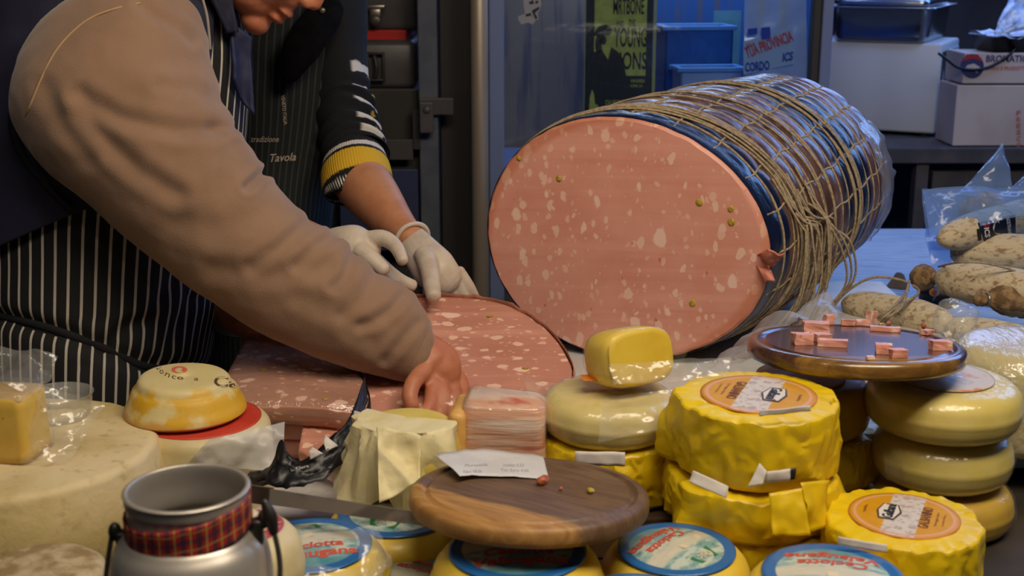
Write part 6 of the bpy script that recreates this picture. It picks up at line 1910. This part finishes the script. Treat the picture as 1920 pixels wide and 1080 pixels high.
# ---- black printed wrap round the cut halves
b = B(); rows = []
low = [(452, 902, 1.62), (500, 912, 1.59), (548, 914, 1.58), (600, 902, 1.59), (648, 862, 1.62), (672, 800, 1.66), (690, 752, 1.72)]
top = [(470, 884, 1.64), (508, 874, 1.61), (526, 826, 1.62), (560, 866, 1.61), (612, 826, 1.63), (652, 786, 1.66), (684, 706, 1.74)]
for i in range(41):
    u = i / 40
    l, h = at(*cr(low, u)), at(*cr(top, u))
    rows.append([l.lerp(h, v / 8) + V((0, -1, 0)) * (.004 * sin(pi * v / 8) + .011 * fb((u * 11, v * .6, 2), 3)) + V((0, 0, .004 * fb((u * 14, v * .4, 6), 2))) for v in range(9)])
grid_faces(b, rows, False)
wbv = BVHTree.FromBMesh(b)
c = at(560, 905, 1.60)
t = thing('printed_wrapper', 'crumpled black printed wrapper in front of the mortadella halves', 'wrapper', (c.x, c.y, c.z))
wo = obj('wrapper', local(b, c), M_blackwrap, t, solid=.0008)
b = B()
for a in (('IP', 556, 862, 18, 12, -.1, .03, .2), ('la filiera', 562, 877, 34, 6, -.25, .0)): join(b, stick(px_text(*a), wbv, .0012))
obj('lettering', local(b, c), M_wht, wo, False)
b = B(); fpoly(b, [(566, 858), (580, 861), (568, 866)]); stick(b, wbv, .0012); obj('red_mark', local(b, c), simple('mark_red', S(206, 40, 36), .5), wo, False)
for pts in ([(586, 838, 1.60), (606, 850, 1.60), (582, 862, 1.60), (580, 846, 1.60)], [(610, 816, 1.62), (634, 836, 1.62), (612, 846, 1.615), (606, 828, 1.62)], [(664, 770, 1.66), (690, 776, 1.66), (684, 792, 1.655), (660, 788, 1.66)]):
    b = B(); sheet(b, [at(*p) for p in pts], 8, 8, .003, 50); obj('torn_lining', local(b, c), M_wht, wo, solid=.0006, label='torn white lining')
b = B(); sheet(b, [at(520, 915, 1.60), at(640, 885, 1.58), at(640, 930, 1.54), at(545, 930, 1.55)], 18, 10, .008, 22, .004, 8, .008); obj('clear_lining', local(b, c), M_clear, wo)

# ---- clear plastic in front of the blue labelled cheeses
b = B(); sheet(b, [at(660, 990, 1.37), at(700, 985, 1.40), at(735, 1060, 1.34), at(690, 1090, 1.33)], 16, 16, .008, 30, .006, 3, .010)
sheet(b, [at(556, 1062, 1.35), at(690, 1055, 1.36), at(700, 1100, 1.33), at(556, 1105, 1.33)], 20, 12, .010, 26, .010, 6, .010)
sheet(b, [at(712, 1030, 1.345), at(735, 1036, 1.35), at(712, 1100, 1.33), at(690, 1095, 1.33)], 10, 12, .006, 30, .004, 9, .008)
o = obj('plastic_film', b, M_wrapb, None); setp(o, 'scrunched clear plastic in front of the yellow cheese beside the can', 'plastic film')

# ---- paper and film lining between stacks and mortadella
M_grey = film('parchment_film', (.97, .96, .95, 1), .5, (.42, .40, .40, 1), .05, .25, 18, .6, .006, .25)
b = B(); sheet(b, [at(1330, 700, 1.80), at(1420, 655, 1.80), at(1500, 592, 1.98), at(1412, 618, 2.02)], 20, 20, .010, 16, .010, 4, .014)
sheet(b, [at(1480, 600, 1.92), at(1570, 600, 1.94), at(1566, 568, 1.99), at(1530, 558, 2.0)], 18, 14, .010, 20, .012, 7, .014)
o = obj('lining_sheet', b, M_grey, None); setp(o, 'crumpled greyish lining sheet between the mortadella and the upper board', 'lining sheet')
# ================================================================ salamis, bag, twine on the table
M_sal = Mx('mould_white_salami', S(206, 188, 154), .85)
m_ = M_sal.mapping((1, 3, 3))
M_sal.mix(M_sal.ramp(M_sal.noise(34, 5, m_, .65, .6), .54, .66), S(150, 118, 84)).mix(M_sal.math('MULTIPLY', M_sal.ramp(M_sal.noise(12, 5, m_, .65), .62, .68), .75), S(128, 74, 54)).mix(M_sal.math('MULTIPLY', M_sal.ramp(M_sal.noise(52, 4, M_sal.mapping((1, 1.8, 1.8))), .54, .64), .6), S(140, 108, 76)).bump(M_sal.noise(22, 5, m_), .8, .004)
M_sal = M_sal.done()
M_kno = Mx('bristly_casing_end', S(158, 126, 84), .8)
M_kno.mix(M_kno.ramp(M_kno.noise(60, 4), .4, .6), S(110, 82, 50)).bump(M_kno.noise(120, 4), .8, .004); M_kno = M_kno.done()
M_sband = simple('salami_band_navy', S(24, 26, 44), .45)
def salami(lab, p0, p1, r, bend=.0, seed=1, tail0=True, band=None, knot=None, zmin=None):
    a, c = V(p0), V(p1)
    ax = (c - a); L = ax.length; ax.normalize()
    mid = (a + c) / 2; z0 = (min(a.z, c.z) - r)
    org = V((mid.x, mid.y, z0))
    t = thing('salami', lab, 'salami', org, group='salamis heaped at the right')
    n = 44
    rows = []
    side = ax.cross(V((0, 0, 1))).normalized(); up = side.cross(ax)
    for i in range(n + 1):
        u = i / n
        e = max(.03, (1 - abs(2 * u - 1) ** 3.2)) ** .45
        ctr = a + ax * L * u + side * bend * sin(pi * u)
        row = []
        for j in range(40):
            th = 2 * pi * j / 40
            rr = r * e * (1 + .05 * fb((u * 5 + seed, cos(th) * 1.2, sin(th) * 1.2), 3) + .03 * fb((u * 3 + seed, cos(th) * 4, sin(th) * 4), 2))
            row.append(ctr + (side * cos(th) + up * sin(th)) * rr)
        rows.append(row)
    b = B(); grid_faces(b, rows, True, True, True)
    bv = BVHTree.FromBMesh(b)
    # object space with x along the salami for the streaks
    ro = obj('body', local(b, org), M_sal, t)
    if knot:
        b = B(); q = a
        dr = (V(knot) - a)
        tube(b, [a + ax * .004, a + dr * .12, a + dr * .35, a + dr * .7, a + dr], [.012, .006, .018, .026, .020], 20, 16)
        for v in b.verts: v.co += (v.co - a).normalized() * .003 * fb(v.co * 120, 2)
        kn = obj('tied_end', local(b, org), M_kno, t, label='bristly tied end')
        b = B(); tube(b, [a + dr * .12 + (side * cos(q) + up * sin(q)) * .0075 for q in (2 * pi * i / 16 for i in range(17))], .002, 6, caps=False); obj('tie', local(b, org), M_twine, kn)
    return t, bv, org
Rs = .033
zt0 = ZR
def sp(px, py, d): return at(px, py, d)
# bottom layer on the table
def onz(px, py, z): return atz(px, py, z)
s1, _, _ = salami('lowest salami on the left with twine looped over it', onz(1580, 568, ZR + .034), onz(1790, 612, ZR + .034), .034, -.006, 2)
s2, _, _ = salami('salami lying under the big knotted one, left of the bristly brown end', onz(1772, 618, ZR + .034), onz(1960, 652, ZR + .034), .034, .004, 5)
s3, _, _ = salami('salami half hidden behind the ribbed film wheel at the right edge', onz(1690, 640, ZR + .022), onz(1850, 672, ZR + .022), .022, .0, 8)
zz = ZR + .098
k0 = onz(1755, 520, zz); k1 = onz(1985, 556, zz)
s4, _, _ = salami('big white salami with a bristly knotted end pointing left', k0, k1, .040, .0, 11, knot=onz(1722, 520, zz - .014))
k0 = onz(1788, 478, ZR + .125); k1 = onz(1985, 480, ZR + .135)
s5, _, _ = salami('salami between the knotted one and the labelled one', k0 + V((0, .02, 0)), k1 + V((0, .02, 0)), .038, .0, 14)
k0 = onz(1782, 462, ZR + .165); k1 = onz(1985, 404, ZR + .19)
s6, bv6, og6 = salami('salami with a dark printed label, topmost inside the blue bag', k0 + V((0, .06, 0)), k1 + V((0, .06, 0)), .036, .0, 17)
s7, bv7, og7 = salami('dark band salami whose orange badge shows below the bristly knot', onz(1722, 548, ZR + .04), onz(1800, 560, ZR + .035), .026, .0, 20)
# bands on two of them
def patch(bv, pts, lift):
    b = B()
    # fine grid so the patch hugs the curve
    (x0, y0), (x1, y1), (x2, y2), (x3, y3) = pts
    rows = []
    for i in range(13):
        v = i / 12; row = []
        for j in range(13):
            u = j / 12
            row.append(V(((x0 * (1 - u) + x1 * u) * (1 - v) + (x3 * (1 - u) + x2 * u) * v, (y0 * (1 - u) + y1 * u) * (1 - v) + (y3 * (1 - u) + y2 * u) * v, 0)))
        rows.append(row)
    grid_faces(b, rows, False)
    return stick(b, bv, lift)
b = patch(bv6, [(1833, 418), (1904, 402), (1905, 448), (1846, 456)], .0012); lb = obj('label', local(b, og6), M_sband, s6, label='dark navy printed label')
b = patch(bv6, [(1846, 420), (1858, 416), (1856, 425), (1845, 427)], .0018); obj('red_mark', local(b, og6), simple('mark_dark_red', S(150, 24, 34), .5), lb)
b = B(); join(b, stick(px_text('ICS', 1851, 436, 18, 10, 1.45, .03), bv6, .0020)); join(b, stick(px_text('NOSTRANO', 1892, 424, 34, 7, 1.45, .02), bv6, .0020)); obj('lettering', local(b, og6), M_wht, lb, False)
b = B()
vs = [b.verts.new((1871 + 9 * cos(2 * pi * i / 20 + 0), 427 + 12 * sin(2 * pi * i / 20), 0)) for i in range(4, 17)]; b.faces.new(vs); stick(b, bv6, .0018); obj('half_disc', local(b, og6), M_cream, lb, False)
b = patch(bv6, [(1831, 430), (1838, 428), (1841, 450), (1834, 452)], .0012); obj('label', local(b, og6), M_ink, s6, label='small black stamp')
b = patch(bv7, [(1728, 532), (1784, 544), (1776, 580), (1722, 566)], .0014); lb = obj('band', local(b, og7), M_sband, s7, label='dark band')
b = B(); vs = [b.verts.new((1752 + 10 * cos(2 * pi * i / 20), 548 + 8 * sin(2 * pi * i / 20), 0)) for i in range(20)]; b.faces.new(vs); stick(b, bv7, .0022); obj('badge', local(b, og7), simple('badge_orange', S(226, 140, 30), .5), lb, False)
b = B(); vs = [b.verts.new((1752 + 5 * cos(2 * pi * i / 20), 548 + 4.5 * sin(2 * pi * i / 20), 0)) for i in range(20)]; b.faces.new(vs); stick(b, bv7, .0028); obj('badge_centre', local(b, og7), simple('badge_red_orange', S(196, 60, 30), .5), lb, False)
# bristly brown tied end at the right edge
a, c = atz(1940, 558, ZR + .085), atz(1832, 562, ZR + .085)
t = thing('coppa', 'brown cured meat with a bristly tied end and clip, below the knotted salami', 'cured meat', (a.x, a.y, ZR + .05))
b = B(); tube(b, [a, a.lerp(c, .25), a.lerp(c, .6), a.lerp(c, .80), a.lerp(c, .84), a.lerp(c, .9), c], [.036, .036, .028, .012, .009, .013, .012], 28, 40)
for v in b.verts: v.co += V((0, 0, 1)) * .002 * fb(v.co * 80, 2)
obj('body', local(b, t.location), M_kno, t)
q = a.lerp(c, .83); b = B(); dr = (c - a).normalized(); s_ = dr.cross(V((0, 0, 1))).normalized(); u_ = s_.cross(dr)
tube(b, [q + (s_ * cos(k) + u_ * sin(k)) * .0105 for k in (2 * pi * i / 20 for i in range(21))], .003, 8, caps=False); obj('clip', local(b, t.location), M_latch, t)
q = a.lerp(c, .22); b = B(); rows = []
for i in range(4):
    rows.append([q - dr * (.014 * i / 3 - .004) + (s_ * cos(k) + u_ * sin(k)) * .0372 for k in (2 * pi * j / 30 for j in range(30))])
grid_faces(b, rows, True); obj('band', local(b, t.location), M_ink, t, solid=.0008)
# twine loops over the left salami
b = B()
tube(b, [atz(1555, 585, ZR + .02), atz(1590, 545, ZR + .06), atz(1640, 520, ZR + .09), atz(1700, 530, ZR + .085), atz(1690, 560, ZR + .08), atz(1655, 590, ZR + .07), atz(1642, 600, ZR + .03)], .0026, 8, 50)
tube(b, [atz(1705, 527, ZR + .09), atz(1690, 575, ZR + .075), atz(1662, 596, ZR + .06), atz(1652, 605, ZR + .03)], .0026, 8, 30)
tube(b, [atz(1712, 535, ZR + .085), atz(1722, 550, ZR + .07), atz(1680, 580, ZR + .072), atz(1660, 604, ZR + .03)], .0026, 8, 30)
o = obj('salami_twine', b, M_twine); setp(o, 'loops of jute twine over the lowest salami at the left of the heap', 'twine')
b = B(); tube(b, [atz(1760, 500, ZR + .115), atz(1800, 492, ZR + .15), atz(1860, 496, ZR + .15), atz(1940, 520, ZR + .12)], .002, 8, 40)
o = obj('salami_twine', b, M_twine); setp(o, 'single strand of twine across the big knotted salami', 'twine')
b = B(); sheet(b, [atz(1660, 540, ZR + .004), atz(1705, 545, ZR + .004), atz(1695, 515, ZR + .03), atz(1680, 512, ZR + .03)], 8, 8, .004, 30, .006, 2)
o = obj('paper_scrap', b, simple('brown_paper', S(96, 80, 60), .8), None, solid=.001); setp(o, 'small brown paper scrap on the table behind the lowest salami', 'paper')

# blue tinted bag standing round the labelled salami
M_bbag = film('blue_bag_film', (.60, .74, .98, 1), .34, (.30, .48, .95, 1), .03, .14, 16, 1.0, .008, .45)
M_bbag2 = M_bbag
dB = 2.62
t = thing('plastic_bag', 'open blue-tinted clear plastic bag around the labelled salami', 'bag', atz(1850, 500, ZR))
def bagsheet(pts, nu, nv, amp, arch, seed, crease=.012):
    b = B(); sheet(b, [at(*p) for p in pts], nu, nv, amp, 12, arch, seed, crease); return obj('film', local(b, t.location), M_bbag, t)
bagsheet([(1745, 446, 2.46), (1960, 394, 2.47), (1960, 366, 2.50), (1730, 356, 2.52)], 34, 20, .010, .02, 3)
bagsheet([(1748, 566, 2.50), (1776, 520, 2.52), (1790, 420, 2.52), (1732, 358, 2.53)], 14, 20, .008, .01, 5)
bagsheet([(1740, 470, 2.62), (1960, 470, 2.62), (1960, 350, 2.66), (1728, 354, 2.64)], 30, 20, .012, .0, 9)
bagsheet([(1790, 372, 2.55), (1904, 372, 2.55), (1881, 276, 2.62), (1868, 284, 2.62)], 16, 18, .010, .02, 12, .02)
bagsheet([(1888, 360, 2.52), (1965, 366, 2.50), (1965, 328, 2.56), (1912, 336, 2.55)], 16, 12, .010, .02, 15, .02)
b = B(); tube(b, [at(1810, 400, 2.56), at(1838, 388, 2.57), at(1862, 396, 2.56), at(1880, 404, 2.54)], [.02, .034, .032, .016], 18, 12)
for v in b.verts: v.co += V((1, 1, 1)) * .004 * fb(v.co * 60, 2)
o = obj('cured_end', b, M_kno, None); setp(o, 'dark brown cured meat end inside the blue bag behind the labelled salami', 'cured meat')
# clear bubble of film by the right edge, film over the salamis
b = B(); c = at(1792, 598, 1.98); ball(b, c, (.032, .03, .034), None, 4)
for v in b.verts: v.co += (v.co - c) * .25 * fb(v.co * 30, 3); v.co.z = max(v.co.z, ZR + .002)
o = obj('film_pouch', b, M_wrapb); setp(o, 'puffed clear film pouch behind the upper board, left of the ribbed wheel', 'plastic film')
